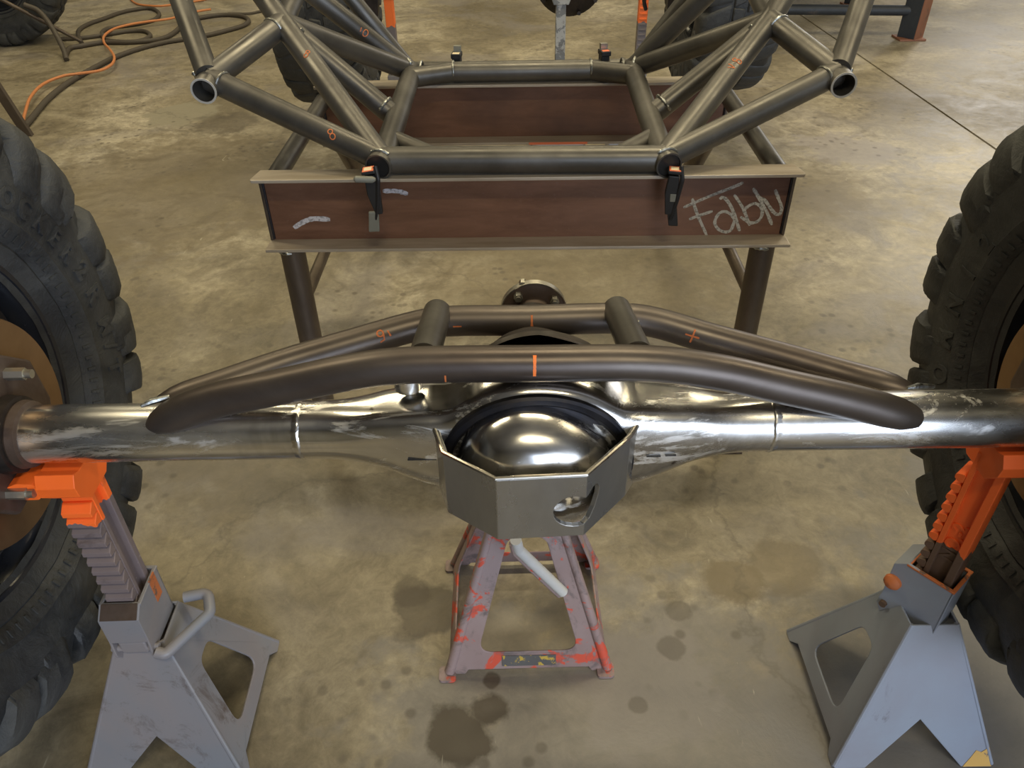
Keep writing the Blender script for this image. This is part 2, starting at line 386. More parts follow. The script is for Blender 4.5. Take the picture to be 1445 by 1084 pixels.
CH = [[(0.373, 0.6406), (0.3945, 0.6509), (0.4311, 0.6677), (0.4614, 0.6802), (0.4824, 0.6893), (0.4912, 0.6943)], [(0.3892, 0.6605), (0.4043, 0.6261), (0.4331, 0.5733)], [(0.3886, 0.6138), (0.405, 0.6208), (0.4363, 0.6319)], [(0.4479, 0.658), (0.4513, 0.6623), (0.4599, 0.6588), (0.4741, 0.6412), (0.4882, 0.6145), (0.5013, 0.5854)], [(0.4872, 0.6109), (0.4769, 0.6235), (0.4627, 0.6308), (0.4517, 0.6273), (0.4454, 0.615), (0.4456, 0.6024), (0.4558, 0.5896), (0.4699, 0.5839), (0.481, 0.5874), (0.4848, 0.6001), (0.4866, 0.6145)], [(0.4762, 0.6681), (0.4884, 0.6532), (0.5034, 0.632), (0.5208, 0.5979)], [(0.5028, 0.6356), (0.5156, 0.6459), (0.5267, 0.6476), (0.5381, 0.6387), (0.5427, 0.6227), (0.537, 0.6085), (0.523, 0.6042), (0.5103, 0.6106), (0.4974, 0.6188)], [(0.5133, 0.6821), (0.5291, 0.6614), (0.5512, 0.6297), (0.5685, 0.5991)], [(0.5291, 0.6614), (0.5433, 0.6543), (0.56, 0.6349), (0.5719, 0.6242), (0.5801, 0.6241), (0.5814, 0.6382), (0.5696, 0.6609), (0.5598, 0.6782)]]
SM = [[(-0.4655, 0.6037), (-0.4436, 0.6166), (-0.4196, 0.6244), (-0.3839, 0.6224)], [(-0.2627, 0.6843), (-0.2334, 0.684), (-0.2106, 0.6775)]]
OR = [(-2.438, 3.924), (-2.519, 4.122), (-2.614, 4.377), (-2.658, 4.612), (-2.62, 4.767), (-2.545, 4.819), (-2.442, 4.875), (-2.42, 4.997), (-2.467, 5.165), (-2.568, 5.352), (-2.68, 5.533), (-2.756, 5.721), (-2.768, 5.916), (-2.701, 6.047), (-2.595, 6.13), (-2.467, 6.207), (-2.343, 6.421), (-2.257, 6.493)]
OR2 = [(-3.198, 7.256), (-3.04, 6.969), (-2.922, 6.83), (-2.752, 6.774), (-2.627, 6.849), (-2.519, 6.927), (-2.449, 7.01), (-2.398, 7.236)]
H1 = [(-2.444, 3.924), (-2.471, 4.065), (-2.534, 4.373), (-2.558, 4.628), (-2.555, 4.81), (-2.53, 5.054), (-2.495, 5.264), (-2.416, 5.456), (-2.309, 5.598), (-2.232, 5.654), (-2.075, 5.77), (-1.955, 5.926), (-1.89, 6.058), (-1.897, 6.201), (-1.98, 6.333), (-2.12, 6.389), (-2.246, 6.338), (-2.342, 6.198), (-2.331, 5.852), (-2.353, 5.725), (-2.422, 5.649), (-2.57, 5.616), (-2.733, 5.627), (-2.841, 5.543), (-2.896, 5.488), (-2.849, 5.314)]
H2 = [(-2.881, 5.636), (-2.99, 5.833), (-3.055, 6.003), (-3.062, 6.178), (-3.013, 6.358), (-2.962, 6.546), (-2.859, 6.659), (-2.764, 6.651), (-2.654, 6.484), (-2.618, 6.291), (-2.677, 6.164), (-2.785, 6.087), (-2.861, 6.024), (-2.848, 5.888), (-2.756, 5.721), (-2.648, 5.651), (-2.516, 5.643), (-2.469, 5.733), (-2.488, 5.831), (-2.576, 5.936), (-2.69, 5.93), (-2.818, 5.834), (-2.936, 5.765), (-3.073, 5.743)]

# ------------------------------------------------------------------ room shell
X0, X1, Y0, Y1, ZC = -7.0, 7.0, -4.8, 9.5, 4.6
# floor slabs with a sawn control joint between them
J = [(2.062, 9.5), (2.131, 6.2), (2.218, 3.5), (2.40, -4.8)]
g = 0.007
L_ = [(X0, Y0), (J[3][0] - g, Y0), (J[2][0] - g, J[2][1]), (J[1][0] - g, J[1][1]), (J[0][0] - g, Y1), (X0, Y1)]
Rr = [(X1, Y0), (X1, Y1), (J[0][0] + g, Y1), (J[1][0] + g, J[1][1]), (J[2][0] + g, J[2][1]), (J[3][0] + g, Y0)]
flo = MB().prism([L_], 0.12, Matrix.Translation((0, 0, -0.12))).prism([Rr], 0.12, Matrix.Translation((0, 0, -0.12)))
flo.box((X0, Y0, -0.16), (X1, Y1, -0.012 - 0.1))
tag(flo.build('floor', 'floor', smooth=0), kind='structure')
MT['joint'] = mat('dirt_filled_joint', (0.12, 0.10, 0.07), 0.9)[0]
jt = MB().prism([[(J[3][0] - g, Y0), (J[3][0] + g, Y0), (J[2][0] + g, J[2][1]), (J[1][0] + g, J[1][1]), (J[0][0] + g, Y1), (J[0][0] - g, Y1), (J[1][0] - g, J[1][1]), (J[2][0] - g, J[2][1])]], 0.1, Matrix.Translation((0, 0, -0.106)))
tag(jt.build('trim_1', 'joint', smooth=0), kind='structure')
tag(MB().box((X0 - .15, Y0, 0), (X0, Y1, ZC)).build('wall_left', 'wall', smooth=0), kind='structure')
WR = MB().box((X1, Y0, 0), (X1 + .15, Y1, ZC))
tag(WR.build('wall_right', 'wall', smooth=0), kind='structure')
wf = MB()
for lo, hi in (((4.9, Y1 + .02, 1.9), (4.96, Y1 + .08, 4.1)), ((6.64, Y1 + .02, 1.9), (6.7, Y1 + .08, 4.1)), ((4.9, Y1 + .02, 1.9), (6.7, Y1 + .08, 1.96)), ((4.9, Y1 + .02, 4.04), (6.7, Y1 + .08, 4.1)), ((5.77, Y1 + .02, 1.9), (5.83, Y1 + .08, 4.1))): wf.box(lo, hi)
tag(wf.build('window_1', 'bench_dark', smooth=0), kind='structure')
WB = MB()
for lo, hi in (((X0, Y1, 0), (4.9, Y1 + .15, ZC)), ((6.7, Y1, 0), (X1, Y1 + .15, ZC)), ((4.9, Y1, 0), (6.7, Y1 + .15, 1.9)), ((4.9, Y1, 4.1), (6.7, Y1 + .15, ZC))): WB.box(lo, hi)
tag(WB.build('wall_back', 'wall', smooth=0), kind='structure')
WF = MB()
DX0, DX1, DH = 0.2, 6.2, 3.5
for lo, hi in (((X0, Y0 - .15, 0), (DX0, Y0, ZC)), ((DX1, Y0 - .15, 0), (X1, Y0, ZC)), ((DX0, Y0 - .15, DH), (DX1, Y0, ZC))): WF.box(lo, hi)
tag(WF.build('wall_front', 'wall', smooth=0), kind='structure')
df = MB()
for lo, hi in (((DX0 - .06, Y0, 0), (DX0, Y0 + .04, DH)), ((DX1, Y0, 0), (DX1 + .06, Y0 + .04, DH)), ((DX0 - .06, Y0, DH), (DX1 + .06, Y0 + .04, DH + .06))): df.box(lo, hi)
tag(df.build('door_1', 'bench_dark', smooth=0), kind='structure')
tag(MB().box((X0, Y0, ZC), (X1, Y1, ZC + .15)).build('ceiling', 'ceiling', smooth=0), kind='structure')
fx = None
for x, y in LAMPS:
    if fx is None:
        fx = thing('strip_light', 'long white ceiling strip light over the floor left of the table', 'ceiling light', (x, y, 4.3), 0, 'strip lights under the ceiling')
        MB().box((-1.0, -.14, .04), (1.0, .14, .10)).box((-1.0, -.14, .02), (1.0, -.125, .05)).box((-1.0, .125, .02), (1.0, .14, .05)).build('housing', 'bulb', fx, 0, 0.004)
        MB().tube([(-.8, 0, .10), (-.8, 0, .30)], .006, 8).tube([(.8, 0, .10), (.8, 0, .30)], .006, 8).build('hanger', 'zinc', fx)
    else:
        c = copy_tree(fx); c.location = (x, y, 4.3)
        c['label'] = 'long white ceiling strip light over the ' + {(-2.6, 6.2): 'coiled cables', (0.6, 2.4): 'tube chassis', (0.6, 6.2): 'open floor behind the table', (3.8, 2.4): 'floor right of the near axle', (3.8, 6.2): 'workbench', (0.6, -1.4): 'photographer'}[(x, y)]

# ------------------------------------------------------------------ steel fixture table
TX, TY, TR = 0.033, 1.474, -0.0143
L2 = 0.5505; ZT = 0.730; BH = 0.160; FL = 0.0536; TW = 0.609
tb = thing('fixture_table', 'rusty brown steel channel table frame with chalk writing, standing behind the axle', 'table frame', (TX, TY, 0), TR)
def channel(y):
    b = tag(MB().box((-L2 + .003, y + FL - .006, ZT - BH + .007), (L2 - .003, y + FL, ZT - .007)).build('channel_web', 'web', tb, 0))
    def flg(z0, z1, c):
        o = [(-L2 + c, y), (L2 - c, y), (L2, y + .006), (L2 - .009, y + FL), (-L2 + .009, y + FL), (-L2, y + .006)]
        return MB().prism([o], z1 - z0, Matrix.Translation((0, 0, z0)))
    flg(ZT - .007, ZT, .003).build('top_flange', 'flange', tb, 0, 0.0012)
    MB().prism([[(-L2 + .001, y), (L2 - .001, y), (L2 - .001, y + FL), (-L2 + .001, y + FL)]], .007, Matrix.Translation((0, 0, ZT - BH))).build('bottom_flange', 'flange', tb, 0, 0.0012)
    for s in (-1, 1):
        xo = s * (L2 - .0025)
        MB().box((min(xo, xo - s * .006), y + .043, ZT - BH + .007), (max(xo, xo - s * .006), y + FL - .006, ZT - .007)).build('end_plate', 'leg', tb, 0, 0.001)
        xc = s * (L2 - .009)
        MB().tube([(xc - s * .001, y + FL - .007, ZT - BH + .01), (xc - s * .001, y + FL - .007, ZT - .01)], .003, 8).build('weld_bead', 'heat', tb)
channel(0.0); channel(TW)
for sx in (-1, 1):
    for yy in (FL / 2, TW + FL / 2):
        fy = yy if yy < .1 else yy + .60          # the rear legs splay backwards
        lg = MB().tube([(sx * (L2 - .050), fy, 0.006), (sx * (L2 - .050), yy, ZT - BH)], .0262, 24).build('leg', 'leg', tb)
        MB().box((sx * (L2 - .05) - .04, fy - .04, 0), (sx * (L2 - .05) + .04, fy + .04, .006)).build('foot_plate', 'leg', lg, 0, 0.001)
        weld_arc((sx * (L2 - .05), yy, ZT - BH - .003), (0, 0, 1), .0262, -2.9, 0.2, (0, -1, 0), .004).build('weld_bead', 'weld', lg)
    MB().tube([(sx * (L2 - .022), FL, ZT - .035), (sx * (L2 - .022), TW, ZT - .035)], .020, 20).build('side_rail', 'mill', tb)
    MB().tube([(sx * (L2 - .050), FL / 2, .43), (sx * (L2 - .050), TW + FL / 2 + .14, .43)], .014, 18).build('lower_rail', 'leg', tb)
def ribbon(mb, pts, w, y):
    P = catmull([(x, 0, z) for x, z in pts], 5) if len(pts) > 2 else [Vector((pts[0][0], 0, pts[0][1])), Vector((pts[1][0], 0, pts[1][1]))]
    o = len(mb.v); n = len(P)
    for i, p in enumerate(P):
        t = (P[min(i + 1, n - 1)] - P[max(i - 1, 0)]).normalized(); q = Vector((-t.z, 0, t.x)); ww = w * (0.85 + 0.3 * random.random()) * (0.6 if i in (0, n - 1) else 1)
        a = p + q * ww / 2; b = p - q * ww / 2
        mb.v += [(a.x, y, a.z), (b.x, y, b.z)]
    for i in range(n - 1): mb.f.append((o + 2 * i, o + 2 * i + 1, o + 2 * i + 3, o + 2 * i + 2))
def to_tb(p): return ((p[0] - TX) * .980 - .006, p[1])
ch = MB()
for k, s in enumerate(CH): ribbon(ch, [to_tb(p) for p in s], .0066, FL - .0062 - .0001 * k)
tag(ch.build('chalk_writing', 'chalk', tb, 0), 'pale chalk lettering FabN on the brown web')
for s, wd in zip(SM, (.011, .010)):
    m_ = MB(); ribbon(m_, [to_tb(p) for p in s], wd, FL - .0063); tag(m_.build('chalk_smear', 'chalk_white', tb, 0), 'white chalk smear')

# ------------------------------------------------------------------ tube chassis resting on the table
CR = 0.0245
cz = 0.757
nodes = dict(A=(-.252, 1.508, cz), A2=(.304, 1.490, cz), B=(-.250, 2.118, cz), B2=(.322, 2.112, cz), rl=(-.141, 2.108, cz), rr=(.214, 2.104, cz),
             M=(-.262, 1.775, cz), M2=(.327, 1.760, cz), O=(-.606, 1.645, .880), O2=(.668, 1.641, .871), N=(-.489, 1.837, .940), N2=(.572, 1.831, .930),
             U=(-.797, 2.05, 1.10), U2=(.876, 2.05, 1.08), V=(-.640, 2.05, 1.06), V2=(.715, 2.05, 1.04), W=(-.500, 2.24, 1.0), W2=(.600, 2.24, .985))
nd = {k: Vector(v) for k, v in nodes.items()}
croot = Vector((0.03, 1.80, 0.73))
cc = thing('tube_chassis', 'bare welded steel tube chassis clamped on top of the brown table frame', 'vehicle frame', croot)
def ctube(a, b, r=CR, hollow=0, name='tube', ext=(0, 0), m='mill'):
    a = nd[a] if isinstance(a, str) else Vector(a); b = nd[b] if isinstance(b, str) else Vector(b)
    d = (b - a).normalized(); a = a - d * ext[0]; b = b + d * ext[1]
    return shift(MB().tube([a, b], r, 28, hollow), croot).build(name, m, cc)
RB = .0262
ctube('A', 'A2', RB); 
ctube('A', 'B', CR, 0, ext=(0, .01)); ctube('A2', 'B2', CR, 0, ext=(0, .01))
ctube((-.250, 2.062, cz), 'rl', CR); ctube('rl', 'rr', CR + .001); ctube('rr', (.318, 2.055, cz), CR)
shift(MB().tube([nd['B'] + Vector((0, .03, 0)), nd['rl'] + Vector((-.02, .035, 0)), nd['rr'] + Vector((.02, .035, 0)), nd['B2'] + Vector((0, .03, 0))], .017, 16), croot).build('tube', 'mill', cc)
for s, (a, b) in (('L', ((-.257, 1.640, cz), (-.150, 1.530, cz - .004))), ('R', ((.312, 1.625, cz), (.212, 1.515, cz - .004)))):
    ctube(a, b, .019, 0, 'gusset_tube')
for sfx, sg in (('', -1), ('2', 1)):
    A, B, Mm, O, N, U, V, Wd = (nd[k + sfx] for k in 'ABMONUVW')
    ctube(A, O, CR)
    ax = (N - O).normalized()
    shift(MB().tube([O, N], CR + .0006, 32), croot).build('tube', 'mill', cc)
    on = Vector((sg * .03, -1, -.10)).normalized(); oc = O + Vector((0, 0, -.006))
    shift(MB().tube([oc - on * .030, oc + on * .046], CR + .0012, 36, .0035), croot).build('open_tube_stub', 'mill', cc)
    shift(MB().tube([oc + on * .0450, oc + on * .0466], CR + .0014, 36, .0040), croot).build('cut_edge', 'cut', cc, 0)
    ctube(O + Vector((0, -.004, .006)), U, CR * .96, ext=(-.005, .25)); ctube(N, V, CR, ext=(0, .3)); ctube(N, Wd, CR * .92, ext=(0, .3))
    ctube(N, A, CR); ctube(N, Mm, CR * .98); ctube(N, B, CR)
    gx = (-.489 if sg < 0 else .515); hx = (-.40 if sg < 0 else .47)
    ctube(B, Vector((gx, 2.02, .992)), CR * .97, ext=(0, .35)); ctube(B, Vector((hx + .0, 2.10, .965)), CR * .80, ext=(0, .35))
    # weld beads
    for c, t, r, a0, a1 in ((A, nd['A2'] - nd['A'], RB, -1.2, 1.3),): pass
    d = (N - O).normalized()
    shift(weld_arc(O + (U - O).normalized() * .030, U - O, CR + .001, 1.9, 4.6, (0, 0, 1), .0048), croot).build('weld_bead', 'weld', cc)
    shift(weld_arc(O + (A - O).normalized() * .030, A - O, CR, -1.6, 1.6, (0, 0, 1), .003), croot).build('weld_bead', 'weld', cc)
    shift(weld_arc(N + (O - N).normalized() * .030, O - N, CR, -1.7, 1.7, (0, 0, 1), .003), croot).build('weld_bead', 'weld', cc)
    shift(weld_arc(N + (V - N).normalized() * .026, V - N, CR, 2.0, 4.4, (0, 0, 1), .004), croot).build('weld_bead', 'weld', cc)
    shift(weld_arc(N + (A - N).normalized() * .045, A - N, CR, -2.4 * (1 if sg < 0 else -1), -.9 * (1 if sg < 0 else -1), (0, 0, 1), .004), croot).build('weld_bead', 'weld', cc)
    shift(weld_arc(Mm + (N - Mm).normalized() * .027, N - Mm, CR, -1.5, 1.8, (0, 0, 1), .0036), croot).build('weld_bead', 'weld', cc)
    shift(weld_arc(B + (N - B).normalized() * .030, N - B, CR, -1.0, 2.4, (0, 0, 1), .0036), croot).build('weld_bead', 'weld', cc)
    e = nd['rl' if sg < 0 else 'rr']
    shift(weld_arc(B + (e - B).normalized() * .026, e - B, CR, -1.4, 1.6, (0, 0, 1), .003), croot).build('weld_bead', 'weld', cc)
    shift(weld_arc(e, (1, 0, 0), CR + .001, -1.4, 1.4, (0, -.3, 1), .003), croot).build('weld_bead', 'weld', cc)
    # cut open end of the front corner tube, with its bead
    od = Vector((sg * .20, -1, -.10)).normalized()
    shift(MB().tube([A - od * .01 + Vector((0, 0, .000)), A + od * .030], CR + .0016, 32, .0032), croot).build('tube', 'mill', cc)
    shift(MB().tube([A + od * .0235, A + od * .0265], CR - .0022, 28), croot).build('bore_shade', 'black', cc)  # black disc stands in for the shade inside the open tube
    shift(weld_arc(A + od * .012, od, CR + .0016, -.9 if sg < 0 else -1.2, 1.4 if sg < 0 else .9, (0, 0, 1), .0036), croot).build('weld_bead', 'weld', cc)

# ------------------------------------------------------------------ clamps holding the chassis down
def clamp(loc, label, front=True, padcol='greypad', ang=0.0, side=-1, tilt=0.0):
    t = thing('toggle_clamp', label, 'clamp', loc, ang, 'small clamps holding the tube chassis on the table')
    r = Matrix.Rotation(tilt, 4, 'Y')
    if front:
        MB().prism([[(-.010, .006), (.010, .006), (.013, -.030), (.008, -.075), (-.006, -.075), (-.013, -.030)]], .014, r @ Matrix.Translation((0, .0, 0)) @ Matrix.Rotation(pi / 2, 4, 'X')).build('clamp_body', 'black', t, 0, .002)
        MB().tube(fillet([(.012, -.004, .022), (.016, -.014, .0), (.010, -.012, -.045), (.002, -.010, -.085)], .012, 4), .0045, 10).build('clamp_frame', 'black', t)
        MB().box((-.013, -.016, .010), (.013, .012, .0165), r).build('jaw', 'black', t, 0, .0015)
        MB().box((-.011, -.0155, .0166), (.011, .008, .0176), r).build('sticker', 'sticker', t, 0)
        MB().box((-.008, -.012, .0177), (.007, .004, .0181), r).build('sticker_print', 'stickerpale', t, 0)
        if side < 0:
            MB().tube([(-.030, -.020, .004), (-.026, -.020, .004), (.006, -.020, .002), (.012, -.020, .002)], .006, 12, rs=[.003, .0065, .0065, .003]).build('handle_pad', 'greypad', t)
            MB().prism([[(-.011, -.068), (.009, -.068), (.006, -.112), (-.016, -.112)]], .008, Matrix.Translation((0, -.006, 0)) @ Matrix.Rotation(pi / 2, 4, 'X')).build('handle', 'greypad', t, 0, .0025)
        else:
            MB().prism([[(-.008, -.058), (.012, -.058), (.019, -.100), (.000, -.100)]], .008, Matrix.Translation((0, -.004, 0)) @ Matrix.Rotation(pi / 2, 4, 'X')).build('handle', 'black', t, 0, .0025)
            MB().prism([[(-.004, -.030), (.008, -.030), (.007, -.046), (-.003, -.046)]], .003, Matrix.Translation((0, -.013, 0)) @ Matrix.Rotation(pi / 2, 4, 'X')).build('latch', 'greypad', t, 0, .001)
    else:
        MB().box((-.011, -.014, -.02), (.011, .014, .038)).build('clamp_body', 'black', t, 0, .002)
        MB().box((-.013, -.020, .032), (.013, .016, .044)).build('jaw', 'black', t, 0, .002)
        MB().box((-.009, -.018, .0441), (.009, -.002, .0448)).build('sticker', 'stickerpale' if side < 0 else 'sticker', t, 0)
        MB().box((-.008, .004, .044), (.010, .018, .058)).build('handle', 'greypad' if side < 0 else 'zinc', t)
    return t
clamp((-.272, 1.462, .742), 'black clamp with orange sticker and grey handle at the left front tube corner', True, ang=.05, side=-1, tilt=-.12)
clamp((.320, 1.456, .734), 'black clamp hanging below the right front tube corner beside the chalk writing', True, ang=-.15, side=1, tilt=.05)
clamp((-.133, 2.145, .752), 'small dark clamp at the left end of the rear chassis tube', False, side=-1, ang=-.1)
clamp((.252, 2.145, .752), 'small dark clamp with orange sticker right on the rear chassis tube', False, side=1, ang=.2)

# ------------------------------------------------------------------ drive axle on stands
AY, AZ, AXC = 0.789, 0.670, 0.0285
ar = Vector((AXC, AY, AZ))
axl = thing('drive_axle', 'shiny bare steel axle housing with tube truss across the front of the scene', 'axle', ar)
TRD = 0.0388
def lump(x, r, a, j): return x, r * (1 + .004 * noise.noise(Vector((x * 30, a * 2, 1))))
for s in (-1, 1):
    xs = [s * (.305 + (.360) * k / 10) for k in range(11)]
    MB().lathe([(x, TRD) for x in xs], 48, fn=lump).build('axle_tube', 'polish', axl)
    prof = [(s * .303, TRD), (s * .3045, TRD + .0010), (s * .3065, TRD + .0015), (s * .309, TRD + .0008), (s * .3135, TRD)]
    MB().lathe(prof, 64, fn=lambda x, r, a, j: (x + .0006 * sin(a * 9), r + .0004 * sin(a * 23))).build('weld_bead', 'polish', axl)
# centre housing: loft of rounded sections
secs = []; NX = 56; NA = 64
def sect(u):                                   # u: distance from centre -> half height, half depth, squareness
    def sm(a, b, x): t = max(0, min(1, (x - a) / (b - a))); return t * t * (3 - 2 * t)
    flare = TRD + (.067 - TRD) * sm(.265, .10, u) ** 1.3
    circ = math.sqrt(max(0, .130 ** 2 - u * u)) * .865 if u < .130 else 0
    hz = flare if u >= .130 else (flare ** 8 + circ ** 8) ** (1 / 8)
    hy = TRD + (.053 - TRD) * sm(.29, .11, u)
    return hz, hy, 2 + 2.6 * sm(.28, .12, u)
hv = MB(); rows = []
for i in range(NX + 1):
    x = -.306 + .612 * i / NX; hz, hy, n_ = sect(abs(x)); o = len(hv.v); rows.append(o)
    for k in range(NA):
        a = 2 * pi * k / NA; c, s_ = cos(a), sin(a)
        y = hy * math.copysign(abs(c) ** (2 / n_), c); z = hz * math.copysign(abs(s_) ** (2 / (2 + (n_ - 2) * .5)), s_)
        hv.v.append((x, y, z - .020 * max(0, 1 - (abs(x) / .20) ** 2)))
for a, b in zip(rows, rows[1:]):
    for k in range(NA): k2 = (k + 1) % NA; hv.f.append((a + k, b + k, b + k2, a + k2))
hv.build('centre_housing', 'polish', axl, 50)
# cover ring and dome on the side facing the camera (local x of the lathe -> -Y)
toY = Matrix(((0, 1, 0, 0), (-1, 0, 0, 0), (0, 0, 1, 0), (0, 0, 0, 1)))     # local +x -> world -y
covY = Matrix.Translation((0, 0, -.020)) @ Matrix.Diagonal((1, 1, .885, 1)) @ toY
ringY = .050
MB().lathe([(ringY - .004, .124), (ringY + .003, .1245), (ringY + .006, .121), (ringY + .006, .113), (ringY + .000, .106), (ringY + .000, .090)], 72, covY).build('cover_ring', 'heat', axl)
dome = []
for k in range(19):
    a = pi / 2 * k / 18; dome.append((.046 + .074 * sin(a) ** .9, 0.1050 * max(cos(a), 0) ** .72))
def dfn(x, r, a, j):                          # bulge flattened on top, pushed out to the upper left
    cz_, cx_ = cos(a), sin(a)
    k = 1 + .05 * max(0, cz_) - .03 * max(0, -cz_) + .035 * cos(3 * a + .6)
    return x + .004 * noise.noise(Vector((cos(a) * 1.6, sin(a) * 1.6, x * 14))), r * k
dome[-1] = (dome[-1][0], 0.0004)
MB().lathe(dome, 72, Matrix.Translation((-.007, 0, 0)) @ covY, fn=dfn).build('cover_dome', 'polish', axl, 60)
# bent plate guard around the dome
gp = [(-.100, .742), (-.086, .697), (-.022, .650), (.084, .655), (.143, .721), (.161, .752)]
gz0, gz1, gt = .605, .706, .0065
def seg_frame(a, b):
    d = Vector((b[0] - a[0], b[1] - a[1], 0)); l = d.length; d.normalize(); nrm = Vector((-d.y, d.x, 0))   # inward (+y side)
    m_ = Matrix.Identity(4)
    for r_ in range(3): m_[r_][0] = d[r_]; m_[r_][1] = (0, 0, 1)[r_]; m_[r_][2] = -nrm[r_]
    m_[0][3], m_[1][3], m_[2][3] = a[0], a[1], gz0
    return m_, l
H = gz1 - gz0
for i in range(5):
    m_, l = seg_frame(gp[i], gp[i + 1])
    outer = [(0, 0), (l, 0), (l, H), (0, H)]
    if i == 2:      # round hole running into the bend
        cx, cyy, rr = l - .013, .043, .0255; pts = []
        a0 = math.acos(.013 / rr)
        for k in range(15):
            a = -a0 + (-(2 * pi - 2 * a0)) * k / 14; pts.append((cx + rr * cos(a), cyy + rr * sin(a)))
        outer = [(0, 0), (l, 0)] + [(l, pts[0][1])] + pts[1:-1] + [(l, pts[-1][1])] + [(l, H), (0, H)]
        hy0, hy1 = pts[0][1], pts[-1][1]
    if i == 3:
        nb = [(0, hy0), (.010, hy0 + .002), (.019, hy0 + .014), (.026, hy0 + .032), (.027, hy0 + .044), (.022, hy0 + .052), (.014, hy0 + .052), (.006, hy1 + .002), (0, hy1)]
        outer = [(0, 0), (l, 0), (l, H), (0, H)] + list(reversed(nb))
    mb = MB().prism([outer], gt, m_ @ Matrix.Translation((0, 0, -gt)))
    o = shift(mb, ar).build('guard_plate', 'plate', axl, 0, .0008)
ed = MB()
shift(ed.tube([(x, y + .0035, gz1 - .0005) for x, y in gp], .0030, 8), ar).build('guard_edge', 'plate_edge', axl)
for s, (x, y) in ((-1, gp[0]), (1, gp[-1])):
    shift(MB().tube([(x + s * .0045, y + .004, gz0 + .004 + .012 * k) for k in range(8)], .004, 8, rs=[.003 + .0012 * (k % 2) for k in range(8)]), ar).build('weld_bead', 'heat', axl)
# filler boss on top left
shift(MB().lathe([(0, .0001), (0, .011), (.010, .011), (.010, .0165), (-.004, .018), (-.012, .018)], 28, Matrix.Translation((-.135, .80, .742)) @ Matrix.Rotation(-pi / 2, 4, 'Y')), ar).build('filler_boss', 'polish', axl)
# gear carrier behind the housing and its pinion flange
back = Matrix.Translation((.0065, .0, .0)) @ Matrix(((0, -1, 0, 0), (1, 0, 0, 0), (0, 0, 1, 0), (0, 0, 0, 1)))
MB().lathe([(.048, .112), (.055, .114), (.058, .108)], 64, back).build('rear_ring', 'blackcast', axl)
MB().lathe([(.060, .104), (.068, .104), (.085, .098), (.13, .070), (.17, .050), (.235, .040), (.25, .038), (.25, .001)], 48, back, fn=lambda x, r, a, j: (x, r * (1 + .03 * cos(5 * a)))).build('gear_carrier', 'blackcast', axl)
pf = MB().lathe([(.285, .018), (.262, .020), (.262, .028), (.278, .030), (.283, .052), (.292, .053), (.292, .001)], 48, back).build('pinion_flange', 'rustcast', axl)
MB().lathe([(.2815, .0515), (.2808, .0535), (.2925, .0535), (.2925, .0515)], 48, back).build('flange_rim', 'zinc', pf)
MB().lathe([(.262, .022), (.258, .022), (.258, .001)], 32, back).build('flange_hub', 'zinc', pf)
for k in range(4):
    a = radians(45 + 90 * k + 8); c = back @ Vector((.285, .041 * cos(a), .041 * sin(a)))
    MB().tube([c + Vector((0, -.016, 0)), c], .0072, 6).tube([c + Vector((0, -.019, 0)), c], .0045, 12).build('bolt', 'zinc', pf, 0)
for k in range(2):
    a = radians(90 * k + 60 - 90); c = back @ Vector((.289, .055 * cos(a + .2), .055 * sin(a)))
    MB().tube([c + Vector((0, -.004, 0)), c + Vector((0, .008, 0))], .006, 6).build('bolt', 'zinc', pf, 0)
for xa, xb in ((-.165, -.128), (.140, .158), (.164, .178)):
    MB().box((xa, -.0540 + .08 * max(0, abs(xa) - .15), -.0100), (xb, -.050, -.0088)).build('marker_line', 'black', axl, 0)
# truss tubes
front = [(-.475, .770, .692), (-.387, .775, .729), (-.293, .773, .753), (-.201, .772, .775), (-.125, .771, .785), (.019, .770, .785), (.155, .771, .782), (.245, .772, .768), (.338, .773, .741), (.432, .773, .714), (.537, .770, .680)]
rear = [(-.485, .812, .691), (-.411, .850, .694), (-.321, .890, .704), (-.225, .920, .717), (-.135, .946, .729), (-.084, .950, .733), (.023, .950, .732), (.150, .950, .733), (.206, .946, .727), (.280, .925, .713), (.378, .900, .695), (.467, .862, .686), (.543, .812, .690)]
def fsm(p): return catmull(p, 5)
F_ = fsm(front); G_ = fsm(rear)
def endr(P, r, n=3):
    L = [0]
    for a_, b_ in zip(P, P[1:]): L.append(L[-1] + (b_ - a_).length)
    T_ = L[-1]; out = []
    for l in L:
        d = min(l, T_ - l) / .060; out.append(r * (1 if d >= 1 else max(.03, 1 - (1 - d) ** 2) ** .62))
    return out
    N = len(P); return [r * math.sqrt(max(.02, min(1, (min(i, N - 1 - i) + .35) / n))) if min(i, N - 1 - i) < n * .55 else r * (0.77 + .23 * min(1, (min(i, N - 1 - i) - n * .55) / (n * .6) )) for i in range(N)]
shift(MB().tube(F_, .0228, 28, rs=endr(F_, .0228, 3)), ar).build('truss_tube', 'mill_dark', axl)
shift(MB().tube(G_, .0222, 28, rs=endr(G_, .0222, 3)), ar).build('truss_tube', 'mill_dark', axl)
for a, b in (((-.110, .775, .785), (-.107, .955, .745)), ((.155, .775, .782), (.150, .955, .745))):
    a, b = Vector(a), Vector(b)
    st_ = shift(MB().tube([a + (b - a) * .09, b], .0200, 28), ar).build('truss_spacer', 'mill', axl)
for p, q in ((Vector((-.472, .775, .725)), Vector((-.44, .79, .728))), (Vector((.505, .79, .722)), Vector((.545, .80, .716)))):
    shift(MB().tube([p, p + (q - p) * .4 + Vector((0, 0, .002)), q], .004, 8, rs=[.002, .0045, .003]), ar).build('tack_weld', 'weld', axl)
